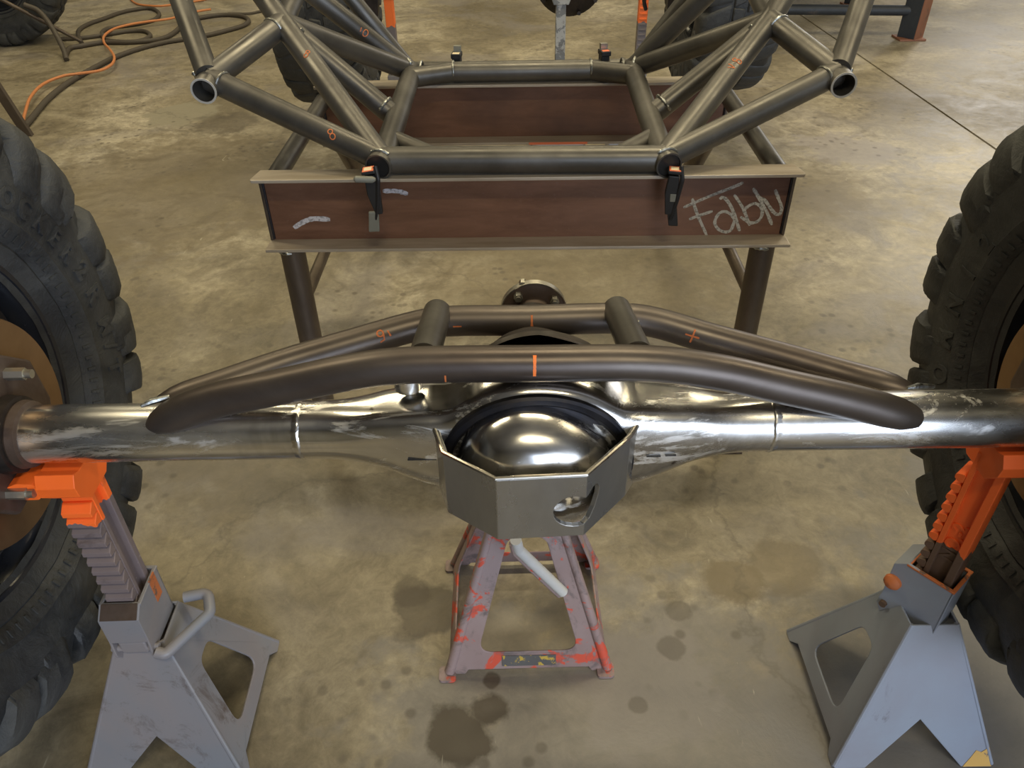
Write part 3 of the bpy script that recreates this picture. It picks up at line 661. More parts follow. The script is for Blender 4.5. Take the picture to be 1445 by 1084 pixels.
for p in ((-.128, .93, .735), (.176, .93, .738)):
    shift(MB().lathe([(-.005, .0005), (-.003, .004), (0, .005), (.003, .004), (.005, .0005)], 12, Matrix.Translation(p)), ar).build('tack_weld', 'weld', axl)
# axle ends: collars, backing plate, brake rotor, bolts
for s in (-1, 1):
    ex = -0.638 if s < 0 else 0.686
    ex -= AXC
    def P_(pr): return [(ex + s * x, r) for x, r in pr]
    MB().lathe(P_([(-.004, .0385), (-.002, .044), (.008, .046), (.014, .043), (.014, .001)]), 48).build('axle_collar', 'rustcast', axl)
    MB().lathe(P_([(.010, .040), (.012, .051), (.042, .054), (.046, .050), (.046, .001)]), 48).build('hub_seal', 'blackcast', axl)
    bp = [(-.05, -.10), (.07, -.085), (.105, -.02), (.10, .05), (.05, .095), (-.04, .10), (-.095, .045), (-.10, -.04)]
    pm = Matrix(((0, 0, 1, ex + s * .036 - .006), (1, 0, 0, 0), (0, 1, 0, 0), (0, 0, 0, 1)))
    MB().prism([bp], .012, pm).build('backing_plate', 'rustcast', axl, 0, .004)
    for y_, z_ in ((.045, .066), (.045, -.066), (-.05, .06), (-.05, -.06)):
        MB().tube([(ex + s * .005, y_, z_), (ex + s * .034, y_, z_)], .0085, 6).tube([(ex - s * .004, y_, z_), (ex + s * .034, y_, z_)], .006, 14).build('bolt', 'zinc', axl, 0)
    MB().lathe(P_([(.052, .100), (.046, .102), (.044, .153), (.050, .156), (.066, .156), (.070, .150), (.070, .10)]), 72).build('brake_rotor', 'rotor', axl, 30)

# ------------------------------------------------------------------ off road wheels
TIRE_R = 0.432
def build_wheel(label, group, words, loc, rz, inner=1, sc=1.0, detail=True):
    """local +x faces the side with the lettering; origin at the wheel centre"""
    t = thing('off_road_wheel', label, 'wheel', loc, rz, group)
    R = TIRE_R - .008
    half = [(.118, .222), (.124, .236), (.134, .248), (.140, .256), (.1385, .260), (.146, .264), (.153, .275), (.158, .283), (.1565, .287), (.163, .305), (.166, .335), (.160, .362), (.150, .385), (.142, R - .018), (.128, R - .004), (.100, R), (.05, R + .001), (0, R + .001)]
    prof = half + [(-x, r) for x, r in reversed(half[:-1])]
    def tf(x, r, a, j):
        n_ = noise.noise(Vector((cos(a) * 6, sin(a) * 6, x * 8))); return x * (1 + .01 * n_), r + .0022 * n_
    MB().lathe(prof, 128 if detail else 72, fn=tf).build('tire_carcass', 'rubber', t, 50)
    # sidewall rings
    if words:
        rg = MB()
        for k in range(90):
            a = 2 * pi * k / 90
            rg.add([(x + q, r * sin(a + s), r * cos(a + s)) for s in (-.008, .008) for x, r, q in ((.1465, .264, 0), (.1465, .264, .0022), (.1535, .274, .0022), (.1535, .274, 0))],
                   [(0, 1, 2, 3), (7, 6, 5, 4), (1, 5, 6, 2), (0, 4, 5, 1), (3, 2, 6, 7)])
        tag(rg.build('sidewall_ridges', 'rubber', t, 0), kind='stuff')
    me_sh = []
    for var in range(3):
        def lug(shift_in, wd, dr):
            pts = [(.056, R - .004), (.056, TIRE_R - .002), (.10, TIRE_R), (.140, TIRE_R - .005), (.157, TIRE_R - .016), (.166, R - .026), (.1715, R - .045), (.1715, R - .066 - dr), (.160, R - .082 - dr), (.140, R - .03)]
            m_ = MB(); n = len(pts); K = 7; rr_ = []
            for k in range(K + 1):
                a = (-.5 + k / K) * wd; o = len(m_.v); rr_.append(o)
                for j, (x, r) in enumerate(pts):
                    aa = a + .05 * (x - .056) / .1 * shift_in + .018 * noise.noise(Vector((k * 9.1 + var, j * 1.7, 3.3))) * (1 if 0 < k < K else 1.8); q = 1 - .03 * (abs(k / K - .5) * 2) ** 4
                    nn = noise.noise(Vector((x * 45 + var * 7, aa * 40, r * 45))) * 1.7
                    m_.v.append((x * (1 - .02 * (abs(k / K - .5) * 2) ** 4), (r * q ** .4 + .002 * nn) * sin(aa), (r * q ** .4 + .002 * nn) * cos(aa)))
            for a_, b_ in zip(rr_, rr_[1:]):
                for j in range(n): j2 = (j + 1) % n; m_.f.append((a_ + j, a_ + j2, b_ + j2, b_ + j))
            m_.f.append(tuple(rr_[0] + j for j in reversed(range(n)))); m_.f.append(tuple(rr_[-1] + j for j in range(n)))
            return m_
        me_sh.append(lug((1, 2.0, -.6)[var], (.176, .160, .180)[var], (0, .022, .010)[var]).mesh('tread_lug', 30))
    me_c = []
    for var in range(2):
        m_ = MB(); a_ = .120
        for (xa, xb) in (((.004, .050)), ):
            pts = []
            for k in range(4):
                aa = (-.5 + k / 3) * a_
                for x in (xa, xb):
                    q = aa + (.10 if var else -.04) * x / .05 * .5
                    for r in (R - .004, TIRE_R + .001): pts.append((x, r * sin(q), r * cos(q)))
            fs = []
            for k in range(3):
                b = k * 4; c = b + 4
                fs += [(b + 1, b + 3, c + 3, c + 1), (b, c, c + 2, b + 2), (b, b + 1, c + 1, c), (b + 2, c + 2, c + 3, b + 3)]
            fs += [(0, 2, 3, 1), (12, 13, 15, 14)]
            m_.add(pts, fs)
        me_c.append(m_.mesh('tread_block', 30))
    for me in me_sh + me_c:
        me.materials.append(MT['rubber'])
        bm = bmesh.new(); bm.from_mesh(me); bmesh.ops.recalc_face_normals(bm, faces=bm.faces)
        bmesh.ops.bevel(bm, geom=[e for e in bm.edges if e.calc_face_angle(0) > .7], offset=.0045, segments=1, affect='EDGES', profile=.5)
        bm.to_mesh(me); bm.free(); me.polygons.foreach_set('use_smooth', [True] * len(me.polygons)); me.set_sharp_from_angle(angle=radians(40))
    NL = 34; FX = Matrix.Diagonal((-1, 1, 1, 1))
    for k in range(NL):
        a = 2 * pi * k / NL
        for sd in (1, -1):
            o = bpy.data.objects.new('tread_lug', me_sh[(k * 2 + k // 3 + (sd < 0)) % 3]); COL.objects.link(o); o.parent = t
            o.matrix_basis = Matrix.Rotation(a + (.12 if sd < 0 else 0), 4, 'X') @ (Matrix.Rotation(pi, 4, 'Z') if sd < 0 else Matrix.Identity(4))
            o = bpy.data.objects.new('tread_block', me_c[k % 2]); COL.objects.link(o); o.parent = t
            o.matrix_basis = Matrix.Rotation(a + (.06 if sd < 0 else .16), 4, 'X') @ (Matrix.Rotation(pi, 4, 'Z') if sd < 0 else Matrix.Identity(4))
    # rim
    rim = [(.104, .236), (.122, .247), (.127, .243), (.124, .232), (.112, .226), (.104, .222), (.085, .218), (.080, .208), (.050, .204), (.030, .196), (-.02, .190), (-.024, .178), (-.030, .060), (-.030, .001)]
    rm = MB().lathe(rim, 96).build('rim', 'rimblack', t, 30)
    rim2 = [(-.036, .001), (-.036, .060), (-.060, .16), (-.075, .190), (-.10, .214), (-.112, .226), (-.124, .232), (-.127, .243), (-.122, .247), (-.104, .236)]
    MB().lathe(rim2, 96).build('rim_face', 'rimblack', t, 30)
    for rr_ in (.2225, .2365):
        pass
    for k in range(12):
        a = 2 * pi * k / 12 + .2
        if detail: MB().tube([(.055, .214 * cos(a), .214 * sin(a)), (.066, .214 * cos(a), .214 * sin(a))], .006, 6).build('rim_bolt', 'zinc', rm, 0)
    # moulded lettering on the sidewall
    if words:
        lt = MB()
        for txt, ang0, rad, size, step in words:
            for i, chv in enumerate(txt):
                if chv == ' ': continue
                cu = bpy.data.curves.new('glyph', 'FONT'); cu.body = chv; cu.size = size; cu.extrude = .0016; cu.align_x = 'CENTER'; cu.offset = .0012
                to = bpy.data.objects.new('glyph', cu); COL.objects.link(to)
                me = bpy.data.meshes.new_from_object(to); 
                bpy.data.objects.remove(to); bpy.data.curves.remove(cu)
                a = ang0 + step * i
                rv = Vector((0, cos(a), sin(a))); tv = Vector((0, sin(a), -cos(a)))   # clockwise seen from +x
                nv = Vector((1, 0, 0))
                tilt = 0.0
                def xr(r):   # sidewall x at radius r
                    for (x1, r1), (x2, r2) in zip(half, half[1:]):
                        if r1 <= r <= r2: return x1 + (x2 - x1) * (r - r1) / (r2 - r1)
                    return .15
                vs = []
                for v_ in me.vertices:
                    r = rad + v_.co.y; p = rv * r + tv * v_.co.x + nv * (xr(r) + .0012 + v_.co.z); vs.append(p)
                lt.add(vs, [tuple(f.vertices) for f in me.polygons]); bpy.data.meshes.remove(me)
        lt.build('raised_lettering', 'rubber', t, 0)
    return t
AL = radians
LW_L = [('HOCKER', AL(54), .296, .038, -AL(6.9)), ('2R', AL(12), .300, .044, -AL(8.3)), ('M/T', AL(-7), .300, .040, -AL(6.5))]
LW_R = [('2INMO', AL(160), .288, .042, AL(11.5))]
wl = build_wheel('large black off-road tire on the left behind the grey and orange stand', 'wheels at the ends of the near axle',
                 LW_L, (-.858, AY, AZ), 0)
wr = build_wheel('large black off-road tire on the right behind the orange stand post', 'wheels at the ends of the near axle',
                 LW_R, (.883, AY, AZ), pi)
wl.scale = (1.045,) * 3; wr.scale = (1.022,) * 3; wr.location.x = .894
far = []
def far_wheel(loc, rz, label, group, tilt=0.0):
    c = copy_tree(wr); c.location = loc; c.rotation_euler = (0, tilt, rz); c['label'] = label
    c.scale = (1, 1, 1)
    if group: c['group'] = group
    elif 'group' in c: del c['group']
    return c
far_wheel((-.755, 3.62, .665), 0.0, 'dark off-road tire seen behind the left half of the tube chassis', 'wheels of the axle behind the table')
far_wheel((.905, 3.62, .69), pi, 'dark off-road tire seen behind the right half of the tube chassis', 'wheels of the axle behind the table')
far_wheel((-3.38, 5.75, .435), -pi / 2 + .15, 'grey off-road tire on the floor beside the coiled cables at far left', None)

# ------------------------------------------------------------------ jack stands
def rrect(pts, rad, seg=5):
    P = [Vector((x, y, 0)) for x, y in pts]; out = []
    n = len(P)
    for i in range(n):
        a, b, c = P[i - 1], P[i], P[(i + 1) % n]; d1 = (a - b).normalized(); d2 = (c - b).normalized(); ang = d1.angle(d2)
        t = min(rad / math.tan(ang / 2), (a - b).length * .45, (c - b).length * .45); p1, p2 = b + d1 * t, b + d2 * t
        for k in range(seg + 1):
            u = k / seg; q = (1 - u) ** 2 * p1 + 2 * u * (1 - u) * b + u * u * p2; out.append((q.x, q.y))
    return out
def face_matrix(side, hb, ht, zt):
    """face of a square pyramid: side 0=-Y 1=+X 2=+Y 3=-X; local x along base, local y up the slope, z inward"""
    slope = Vector((0, hb - ht, zt)).normalized()
    m_ = Matrix.Identity(4); x = Vector((1, 0, 0)); y = slope; z = x.cross(y)
    for r_ in range(3): m_[r_][0] = x[r_]; m_[r_][1] = y[r_]; m_[r_][2] = -z[r_]
    m_[1][3] = -hb
    return Matrix.Rotation(side * pi / 2, 4, 'Z') @ m_
def ratchet_stand(name, label, loc, rz, mirror, mats, head, crot=0.0):
    t = thing(name, label, 'jack stand', loc, rz)
    mb_, mp, mh = mats
    HB, HT, ZT_ = .134, .036, .262
    sl = math.hypot(HB - HT, ZT_)
    th = .004
    for sd in range(4):
        m_ = face_matrix(sd, HB, HT, ZT_)
        if sd in ((1, 3) if mirror else (0, 2)):        # notched face
            outer = [(-HB, 0), (-HB + .052, 0), (0, .098), (HB - .052, 0), (HB, 0), (HT, sl), (-HT, sl)]
            mb = MB().prism([outer], -th, m_)
        else:                   # face with a rounded triangular window
            outer = [(-HB, 0), (-HB + .020, 0), (-HB + .040, .020), (HB - .040, .020), (HB - .020, 0), (HB, 0), (HT, sl), (-HT, sl)]
            win = rrect([(-.066, .052), (.066, .052), (.022, .190), (-.022, .190)], .022)
            mb = MB().prism([outer, list(reversed(win))], -th, m_)
        bm_side = mb.build('base_panel', mb_, t, 0, .0012)
    for sx in (-1, 1):
        for sy in (-1, 1):
            MB().tube([(sx * HB, sy * HB, .004), (sx * HT, sy * HT, ZT_)], .0042, 10).build('base_corner', mb_, t)
    # collar with the pawl box on local -Y
    c0, c1 = ZT_ - (.026 if mirror else .006), (.350 if mirror else .358)
    W_ = .031
    before = set(t.children)
    for sx in (-1, 1):
        side = [(-.062, c0 + .004), (-.052, c0 - .014), (-.040, c0 + .004), (.034, c0), (.034, c1), (-.040, c1 + .004), (-.059, c1 - .012), (-.059, c0 + .034)]
        mm = Matrix(((0, 0, 1, sx * W_ - (.004 if sx > 0 else 0)), (1, 0, 0, 0), (0, 1, 0, 0), (0, 0, 0, 1)))
        MB().prism([side], .004, mm).build('collar_side', mb_, t, 0, .001)
    MB().box((-W_, .030, c0), (W_, .034, c1)).build('collar_back', mb_, t, 0, .001)
    MB().add(*(lambda p: ([(x, y, z) for x in (-W_ + .003, W_ - .003) for y, z in p], [(0, 1, 5, 4), (1, 2, 6, 5), (2, 3, 7, 6), (3, 0, 4, 7), (3, 2, 1, 0), (4, 5, 6, 7)]))([(-.059, c1 - .012), (-.056, c1 - .012), (-.037, c1 + .002), (-.040, c1 + .004)])).build('collar_slope', 'rustcast' if not mirror else mb_, t, 0)
    MB().box((-W_ + .002, -.059, c0 + .034), (W_ - .002, -.055, c1 - .012)).build('collar_front', mb_, t, 0, .001)
    MB().box((-W_ + .009, -.056, c0 + .002), (W_ - .009, -.036, c0 + .031)).build('pawl', mb_, t, 0, .004)
    MB().tube([(-W_ - .006, -.050, c0 + .010), (W_ + .006, -.050, c0 + .010)], .006, 14).build('pawl_pin', 'stand_grey' if not mirror else 'ratchet_right', t)
    if not mirror:      # bent handle ring
        p = fillet([(W_ + .002, -.058, c0 + .006), (W_ + .016, -.060, c0 + .002), (W_ + .070, .010, c0 + .012), (W_ + .058, .046, c0 + .018), (W_ + .020, .038, c0 + .018)], .014, 6)
        MB().tube(p, .0092, 16).build('handle', mb_, t)
        MB().prism([[(W_ - .001, .0), (W_ + .001, 0), (W_ + .001, -.02), (W_ - .001, -.02)]], .05, Matrix.Translation((0, .02, c1 - .045))).build('paint_drip', 'orange_rust', t, 0)
    else:
        bl = MB().lathe([(0, .014), (.006, .0135), (.011, .009), (.013, .0005)], 24, Matrix.Translation((W_, -.050, c1 - .048))); bl.build('bolt_head', 'orange_rust', t)
    rimm = [(-W_ - .001, -.041), (W_ + .001, -.041), (W_ + .001, .035), (-W_ - .001, .035)]
    inn = [(-W_ + .005, -.036), (W_ - .005, -.036), (W_ - .005, .029), (-W_ + .005, .029)]
    MB().prism([rimm, list(reversed(inn))], .004, Matrix.Translation((0, 0, c1 - .001))).build('collar_rim', 'orange_rust' if mirror else mb_, t, 0, .001)
    # ratchet post: I section with teeth on local -Y
    z0, z1 = .200, head - .028
    post = thing_part = MB().box((-.0215, .012, z0), (.0215, .024, z1)).build('post', mp, t, 0, .0015)
    MB().box((-.0125, -.014, z0), (.0125, .013, z1)).build('post_web', mp, post, 0, .001)
    MB().box((-.0215, -.020, z0), (.0215, -.012, z1)).build('post_flange', mp, post, 0, .001)
    # teeth profile: sawtooth pointing down, extruded across the post
    pitch = .0205; ntooth = int((z1 - .045 - (c1 - .02)) / pitch) + 1
    for k in range(ntooth):
        z = c1 - .018 + k * pitch
        if mirror: sec = rrect([(-.020, z), (-.034, z + .004), (-.034, z + .013), (-.020, z + .0185)], .005, 4)
        else: sec = [(-.020, z), (-.036, z + .002), (-.036, z + .010), (-.024, z + .0195), (-.020, z + .0195)]
        mm = Matrix(((0, 0, 1, -.0205), (1, 0, 0, 0), (0, 1, 0, 0), (0, 0, 0, 1)))
        MB().prism([sec], .041, mm).build('tooth', mp, post, 0, .0009)
    if crot:
        for ch_ in [c for c in t.children if c not in before]: ch_.rotation_euler = (0, 0, crot)
    # saddle head
    hd = []
    zz = head
    cradle = [(-.048, zz - .036), (-.022, zz - .050), (.022, zz - .050), (.048, zz - .036), (.062, zz - .004), (.058, zz + .008), (.046, zz + .006), (.030, zz - .005), (0, zz - .009), (-.030, zz - .005), (-.046, zz + .006), (-.058, zz + .008), (-.062, zz - .004)]
    if mirror: mm = Matrix(((1, 0, 0, 0), (0, 0, 1, -.024), (0, 1, 0, 0), (0, 0, 0, 1)))
    else: mm = Matrix(((1, 0, 0, 0), (0, 0, 1, -.024), (0, 1, 0, 0), (0, 0, 0, 1)))
    return t, cradle, post
# left stand
HL = AZ - TRD - .003
tl, _, postl = ratchet_stand('jack_stand', 'grey jack stand with bright orange toothed post under the left axle end', (-.606, AY, 0), 0.02, False, ('stand_grey', 'ratchet_left', 'orange'), HL)
def saddle(t, head, m, rot):
    # V saddle: plate cradle rising to the front and back of the axle tube, with ears along X
    prof = [(-.050, head - .012), (-.047, head - .030), (-.026, head - .052), (.026, head - .052), (.047, head - .030), (.050, head - .012), (.040, head + .004), (.026, head - .001), (0, head + .000), (-.026, head - .001), (-.040, head + .004)]
    mm = Matrix(((0, 0, 1, -.026), (1, 0, 0, 0), (0, 1, 0, 0), (0, 0, 0, 1)))
    sa = MB().prism([prof], .052, Matrix.Rotation(rot, 4, 'Z') @ mm).build('saddle', m, t, 0, .003)
    return sa
sl_ = saddle(tl, HL, 'orange', 0)
ear = [(-.026, HL - .006), (-.050, HL - .004), (-.068, HL - .012), (-.067, HL - .026), (-.046, HL - .034), (-.026, HL - .034)]
MB().prism([rrect(ear, .008, 4)], .052, Matrix(((1, 0, 0, 0), (0, 0, -1, .006), (0, 1, 0, 0), (0, 0, 0, 1)))).build('saddle_ear', 'orange', tl, 0, .006)
tr_, _, postr = ratchet_stand('jack_stand', 'jack stand with pale blue-grey base and dull orange post at right', (.671, AY + .008, 0), -pi / 2, True, ('stand_blue', 'ratchet_right', 'ratchet_right'), HL, radians(-50))
saddle(tr_, HL, 'ratchet_right', pi / 2)
ear2 = [(.026, HL - .004), (.038, HL - .002), (.046, HL - .010), (.046, HL - .034), (.038, HL - .044), (.026, HL - .046)]
MB().prism([rrect(ear2, .008, 4)], .052, Matrix.Rotation(pi / 2, 4, 'Z') @ Matrix(((1, 0, 0, 0), (0, 0, -1, .026), (0, 1, 0, 0), (0, 0, 0, 1)))).build('saddle_ear', 'ratchet_right', tr_, 0, .006)
# lettering cast into the right post
def text_mesh(body, size, ext, mtx):
    cu = bpy.data.curves.new('glyph', 'FONT'); cu.body = body; cu.size = size; cu.extrude = ext; cu.offset = .0006
    to = bpy.data.objects.new('glyph', cu); COL.objects.link(to); me = bpy.data.meshes.new_from_object(to)
    bpy.data.objects.remove(to); bpy.data.curves.remove(cu)
    m_ = MB().add([mtx @ v.co for v in me.vertices], [tuple(f.vertices) for f in me.polygons]); bpy.data.meshes.remove(me); return m_
tm = Matrix(((0, 0, 1, .0128), (0, 1, 0, 0), (1, 0, 0, 0), (0, 0, 0, 1)))
tm = Matrix(((0, 0, 1, .0130), (0, 1, 0, -.010), (1, 0, 0, .385), (0, 0, 0, 1)))
tm = Matrix(((0, 0, 1, .0130), (0, -1, 0, .010), (1, 0, 0, .385), (0, 0, 0, 1)))
tag(text_mesh('NO.-2', .030, .0012, tm).build('cast_lettering', 'ratchet_right', postr, 0))
ft = face_matrix(1, .142, .036, .262)
MB().prism([[(-.1335, .0005), (-.0845, .0005), (-.096, .020), (-.103, .034), (-.112, .030), (-.1245, .040)]], -.0006, Matrix.Translation((0, 0, 0)) @ face_matrix(1, .134, .036, .262) @ Matrix.Diagonal((-1, 1, 1, 1)) @ Matrix.Translation((0, 0, -0.0041))).build('yellow_paint_patch', 'yellow_foot', tr_, 0)

# centre stand, worn red
cs = thing('jack_stand', 'worn red and grey pyramid jack stand under the middle of the axle', 'jack stand', (.0185, .985, 0), 0.012)
HB, HT, ZT_ = .150, .040, .395
HBy = .130
sl = math.hypot(HB - HT, ZT_)
for sd in range(4):
    m_ = Matrix.Diagonal((1, HBy / HB, 1, 1)) @ face_matrix(sd, HB, HT, ZT_)
    k = lambda v: HB + (HT - HB) * v / sl
    outer = [(-HB, 0), (-HB + .030, 0), (-HB + .036, .010), (HB - .036, .010), (HB - .030, 0), (HB, 0), (k(sl), sl), (-k(sl), sl)]
    lw = .046
    win = rrect([(-(k(.052) - lw + .004), .052), (k(.052) - lw + .004, .052), (k(.31) - lw + .012, .31), (-(k(.31) - lw + .012), .31)], .024, 6)
    MB().prism([outer, list(reversed(win))], -.004, m_).build('frame_side', 'red', cs, 0, .002)
for sx in (-1, 1):
    for sy in (-1, 1):
        MB().tube([(sx * HB, sy * HBy, .006), (sx * HT, sy * HT * HBy / HB, ZT_)], .007, 12, rs=[.010, .007]).build('frame_corner', 'red', cs)
        MB().prism([rrect([(sx * HB - .020, sy * HBy - .020), (sx * HB + .012, sy * HBy - .020), (sx * HB + .012, sy * HBy + .012), (sx * HB - .020, sy * HBy + .012)], .008)], .006).build('foot_pad', 'red', cs, 0)
MB().tube([(0, 0, .33), (0, 0, .585)], .022, 20).build('post', 'ratchet_left', cs)
MB().box((-.040, -.040, .375), (.040, .040, .415)).build('collar', 'red', cs, 0, .004)
MB().prism([[(-.05, .622), (-.04, .585), (.04, .585), (.05, .622), (.035, .628), (.02, .606), (-.02, .606), (-.035, .628)]], .05, Matrix(((1, 0, 0, 0), (0, 0, -1, .025), (0, 1, 0, 0), (0, 0, 0, 1)))).build('saddle', 'red', cs, 0, .003)
m0 = Matrix.Diagonal((1, HBy / HB, 1, 1)) @ face_matrix(0, HB, HT, ZT_)
MB().prism([[(-.050, .018), (.052, .018), (.052, .043), (-.050, .043)]], -.0012, m0 @ Matrix.Translation((0, 0, -.0041))).build('label_plate', 'yellow_tag', cs, 0)
hp = fillet([(-.020, -.145 + .02, .366), (-.016, -.118, .335), (.062, -.112, .212)], .01, 4)
hnd = MB().tube(hp, .0095, 16).build('handle', 'handle_white', cs)
hnd.modifiers.clear()
MB().tube([Vector(q) + Vector((-.006, .002, -.010)) for q in hp], .006, 10).build('handle_rib', 'red', cs)

# ------------------------------------------------------------------ cables and cords on the floor
def cable(name, pts, r, material, label, cat, z=None, group=None):
    P = catmull([(x, y, (z or r) + 0.0) if len(q) == 2 else q for q in pts for x, y in (q[:2],)], 6)
    cx = Vector((pts[0][0], pts[0][1], 0))
    o = shift(MB().tube(P, r, 12), cx).build(name, material); o.location = cx
    return tag(o, label, cat, group)
cable('welding_cable', H1, .0150, 'hose', 'thick black cable running from the left wheel to a wide loop on the floor', 'cable')
cable('welding_cable', H2, .0135, 'hose', 'thick black cable lying in two small inner loops beside the far tire', 'cable', z=.0135)
cable('extension_cord', [(x, y, .034) for x, y in OR], .0080, 'cord', 'thin orange cord snaking across the black cables', 'cord')
cable('extension_cord', OR2, .0080, 'cord', 'thin orange cord lying in a short curve above the cable coil', 'cord')
cable('welding_cable', [(-2.10, 6.40, .02), (-2.05, 6.40, .02), (-1.917, 6.467, .011), (-1.781, 6.782, .011), (-1.7, 7.2, .011)], .009, 'hose', 'thin dark cable trailing away behind the tube chassis', 'cable')
o = shift(MB().tube(catmull([(-2.80, 5.22, .012), (-2.84, 5.30, .06), (-2.93, 5.42, .16), (-3.02, 5.50, .24), (-3.10, 5.50, .28)], 6), .016, 12), (-2.8, 5.22, 0)).build('bent_pry_bar', 'hose'); o.location = (-2.8, 5.22, 0)
tag(o, 'short bent dark bar standing in front of the far tire', 'bar')
o = shift(MB().tube([(-2.868, 5.605, .03), (-3.30, 5.38, .42), (-3.75, 5.2, .80)], .012, 12), (-2.868, 5.605, 0)).build('steel_rod', 'leg'); o.location = (-2.868, 5.605, 0)
tag(o, 'thin dark rod leaning from the cable loops across the far tire', 'rod')
o = shift(MB().prism([[(-.045, -.012), (.0, -.012), (.0, .012), (-.045, .012)]], .95, Matrix.Translation((-2.37, 3.87, 0)) @ Matrix.Rotation(-.25, 4, 'Y')), (-2.37, 3.87, 0)).build('flat_bar', 'leg', None, 0, .001); o.location = (-2.37, 3.87, 0)
tag(o, 'brown flat steel bar leaning at the left edge above the near tire', 'bar')
# ------------------------------------------------------------------ workbench at right
bn = thing('workbench', 'dark steel workbench with a rusty orange leg at the top right', 'workbench', (2.63, 5.42, 0))
for x, y in ((0, 0), (-1.05, .12), (0, 1.0), (-1.05, 1.12)):
    lm = Matrix.Translation((x, y, 0)) @ Matrix.Rotation(radians(-50), 4, 'Z')
    MB().box((-.06, -.055, .012), (.055, .055, .86), lm).build('leg', 'bench_dark', bn, 0, .003)
    MB().box((.0552, -.056, .012), (.060, .056, .86), lm).build('leg_side', 'bench_rust', bn, 0)
    MB().box((x - .09, y - .07, 0), (x + .08, y + .07, .012)).build('foot_plate', 'bench_rust', bn, 0, .002)
MB().tube([(0, 0, .17), (-1.05, .12, .17)], .032, 16).build('cross_rail', 'bench_dark', bn)
MB().tube([(0, 1.0, .17), (-1.05, 1.12, .17)], .032, 16).build('cross_rail', 'bench_dark', bn)
MB().prism([[(-1.2, .0), (.12, -.15), (.15, 1.15), (-1.15, 1.30)]], .04, Matrix.Translation((0, 0, .86))).build('bench_top', 'bench_dark', bn, 0, .004)

# ------------------------------------------------------------------ second axle behind the table
ax2 = thing('drive_axle', 'dark axle on stands behind the table, only its underside parts in view', 'axle', (.07, 3.62, .715))
MB().tube([(-.82, 0, 0), (.82, 0, 0)], .039, 24).build('axle_tube', 'blackcast', ax2)
MB().lathe([(-.07, .03), (-.06, .12), (-.03, .145), (.03, .145), (.06, .12), (.09, .05), (.10, .001)], 40, Matrix.Translation((.19, -.02, .0)) @ toY).build('gear_housing', 'blackcast', ax2)
for k in range(10):
    a = 2 * pi * k / 10; c = Vector((.19 + .132 * cos(a), -.075, .132 * sin(a)))
    MB().tube([c, c + Vector((0, -.012, 0))], .009, 6).build('bolt', 'blackcast', ax2, 0)
for s in (-1, 1):
    MB().prism([rrect([(-.05, -.11), (-.01, -.15), (.01, -.09), (.04, -.12), (.06, .05), (-.05, .06)], .01)], .05, Matrix.Translation((s * .655, .0, -.02)) @ Matrix.Rotation(pi / 2, 4, 'X')).build('suspension_bracket', 'blackcast', ax2, 0, .004)
    MB().lathe([(s * .66, .001), (s * .66, .15), (s * .69, .16), (s * .69, .001)], 40).build('brake_rotor', 'rustcast', ax2)
def post_stand(name, label, loc, m1, zsw, mat2, w=.045, head=.60, teeth=True):
    t = thing(name, label, 'jack stand', loc, 0)
    MB().box((-w / 2, -.02, .20), (w / 2, .02, head)).build('post', m1, t, 0, .002)
    for k in range(14 if teeth else 0):
        z = .36 + k * .021
        MB().box((-w / 2 + .004, -.023, z), (w / 2 - .004, -.0185, z + .007)).build('tooth', m1, t, 0, .002)
    for sd in range(4):
        m_ = face_matrix(sd, .142, .036, .262)
        MB().prism([[(-.142, 0), (-.09, 0), (0, .098), (.09, 0), (.142, 0), (.036, .283), (-.036, .283)]], -.004, m_).build('base_panel', 'stand_grey', t, 0)
    MB().box((-.034, -.034, .25), (.034, .034, .34)).build('collar', 'stand_grey', t, 0, .003)
    MB().prism([[(-.05, head), (-.03, head - .05), (.03, head - .05), (.05, head), (.03, head + .012), (0, head), (-.03, head + .012)]], .05, Matrix(((1, 0, 0, 0), (0, 0, -1, .025), (0, 1, 0, 0), (0, 0, 0, 1)))).build('saddle', mat2, t, 0, .003)
    return t
MT['post_far'] = paint_mat('orange_post_fading_to_grey', (0.17, 0.15, 0.15), False, (0, 0, 0), .9, 30, 0.5, (0.2, 0.17, 0.17), (0.07, 0.05, 0.045), 0.66, .545, (1.0, 0.20, 0.035))
post_stand('jack_stand', 'jack stand post, orange above and grey below, seen left behind the chassis', (-.497, 3.60, 0), 'post_far', .5, 'orange', w=.038, head=.70, teeth=False)
post_stand('jack_stand', 'jack stand post with bright orange top seen right behind the chassis', (.577, 3.60, 0), 'post_far', .5, 'orange', w=.038, head=.70, teeth=True)
post_stand('jack_stand', 'white worn jack stand post under the black gear housing at the top middle', (.217, 3.42, 0), 'whitebar', .5, 'whitebar', .04, .70, teeth=False)
o = shift(MB().tube(catmull([(.575, 3.35, .80), (.545, 3.37, .70), (.548, 3.40, .655), (.560, 3.42, .625)], 5), .008, 12, ), (.56, 3.4, .62)).build('air_hose', 'black'); o.location = (.56, 3.4, .62)
tag(o, 'end of a thin black hose hanging beside the right orange post', 'hose')

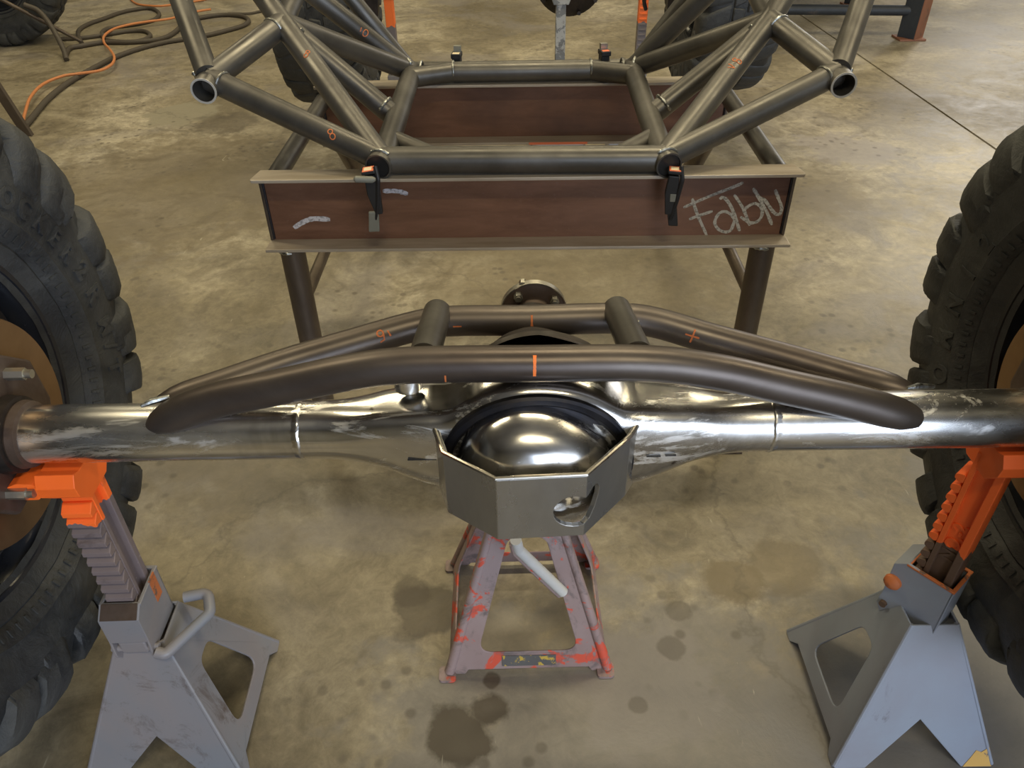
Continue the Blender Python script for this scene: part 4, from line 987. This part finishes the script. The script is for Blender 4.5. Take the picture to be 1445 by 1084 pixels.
# ------------------------------------------------------------------ paint marker marks wrapped on the tubes
CAMP = Vector((0, 0, 1.341))
G8 = [[(.004 * cos(2 * pi * k / 10), .004 + .004 * sin(2 * pi * k / 10)) for k in range(11)], [(.0045 * cos(2 * pi * k / 10), -.005 + .005 * sin(2 * pi * k / 10)) for k in range(11)]]
G0 = [[(.005 * cos(2 * pi * k / 12), .007 * sin(2 * pi * k / 12)) for k in range(13)]]
GT = [[(-.001, .004), (.001, -.004)]]
GV = [[(-.005, .007), (0, -.006), (.005, .008)]]
GP = [[(-.010, 0), (.010, 0)], [(0, -.010), (.001, .010)]]
G9 = [[(.004 * cos(2 * pi * k / 10), .003 + .004 * sin(2 * pi * k / 10)) for k in range(11)], [(.004, .003), (.003, -.006), (-.003, -.008)]]
def bar(l): return [[(0, -l / 2), (.0004, l / 2)]]
def tube_mark(parent, root, P, axis, r, glyphs, material='mark', w=.0022, around=0.0, sc=1.0, rot=0.0):
    P = Vector(P); ax = Vector(axis).normalized()
    if ax.x < 0: ax = -ax
    n = CAMP - P; n = (n - ax * n.dot(ax)).normalized(); tv = n.cross(ax) * -1
    if tv.z < 0: tv = -tv
    mb = MB()
    for glyph, off in glyphs:
        for st in glyph:
            Q = []
            for u, v in st:
                u2 = (u * cos(rot) - v * sin(rot)) * sc + off; v2 = (u * sin(rot) + v * cos(rot)) * sc + around
                Q.append((u2, v2))
            dense = []
            for (a, b), (c, d) in zip(Q, Q[1:]):
                m_ = max(1, int(math.hypot(c - a, d - b) / .002))
                dense += [(a + (c - a) * k / m_, b + (d - b) * k / m_) for k in range(m_)]
            dense.append(Q[-1]); o = len(mb.v)
            for i, (u, v) in enumerate(dense):
                pu, pv = dense[max(i - 1, 0)]; nu, nv = dense[min(i + 1, len(dense) - 1)]
                d = Vector((nu - pu, nv - pv)).normalized(); q = Vector((-d.y, d.x)) * w / 2 * (.8 + .4 * random.random())
                for sg in (1, -1):
                    uu, vv = u + q.x * sg, v + q.y * sg; th = vv / r
                    mb.v.append(tuple(P + ax * uu + (r + .0006) * (cos(th) * n + sin(th) * tv)))
            for i in range(len(dense) - 1): mb.f.append((o + 2 * i, o + 2 * i + 1, o + 2 * i + 3, o + 2 * i + 2))
    bm_ = shift(mb, root)
    return bm_.build('paint_mark', material, parent, 0)
def on_path(P, x):
    for a, b in zip(P, P[1:]):
        if a.x <= x <= b.x: t = (x - a.x) / (b.x - a.x); return a.lerp(b, t), b - a
    return P[0], P[1] - P[0]
for path, r, x, gl, mt_, w_, ar_, sc_ in (
    (F_, .0228, .0255, [(bar(.026), 0)], 'mark_bright', .0038, -.003, 1), (F_, .0228, -.081, [(bar(.012), 0)], 'mark', .002, -.020, 1),
    (G_, .0222, .0275, [(bar(.030), 0)], 'mark', .0032, -.008, 1), (G_, .0222, -.078, [([[(-.006, 0), (.006, 0)]], 0)], 'mark', .002, -.008, 1),
    (G_, .0222, -.188, [(G9, 0), (GT, .012)], 'mark', .0022, .0, 1.1), (G_, .0222, .257, [(GP, 0)], 'mark', .0024, -.004, 1.0)):
    P, d = on_path(path, x); tube_mark(axl, ar, P, d, r, gl, mt_, w_, ar_, sc_)
for a, b, t, gl, sc_, rot_, r_ in (('A', 'O', .27, [(G8, 0)], 1.2, .9, CR), ('A2', 'N2', .60, [(GV, -.010), (G8, .012)], 1.1, .2, CR), ('A', 'N', .70, [(G8, 0)], 1.0, .6, CR)):
    P = nd[a].lerp(nd[b], t); tube_mark(cc, croot, P, nd[b] - nd[a], r_, gl, 'mark', .0022, .004, sc_, rot_)
P = nd['B'].lerp(Vector((-.489, 2.02, .992)), .46); tube_mark(cc, croot, P, Vector((-.489, 2.02, .992)) - nd['B'], CR, [(GT, -.014), (G0, 0)], 'mark', .0022, .004, 1.2)
MB().box((.012, TW - .0012, ZT - BH + .0005), (.170, TW - .0002, ZT - BH + .0068)).build('red_tape', 'sticker', tb, 0)
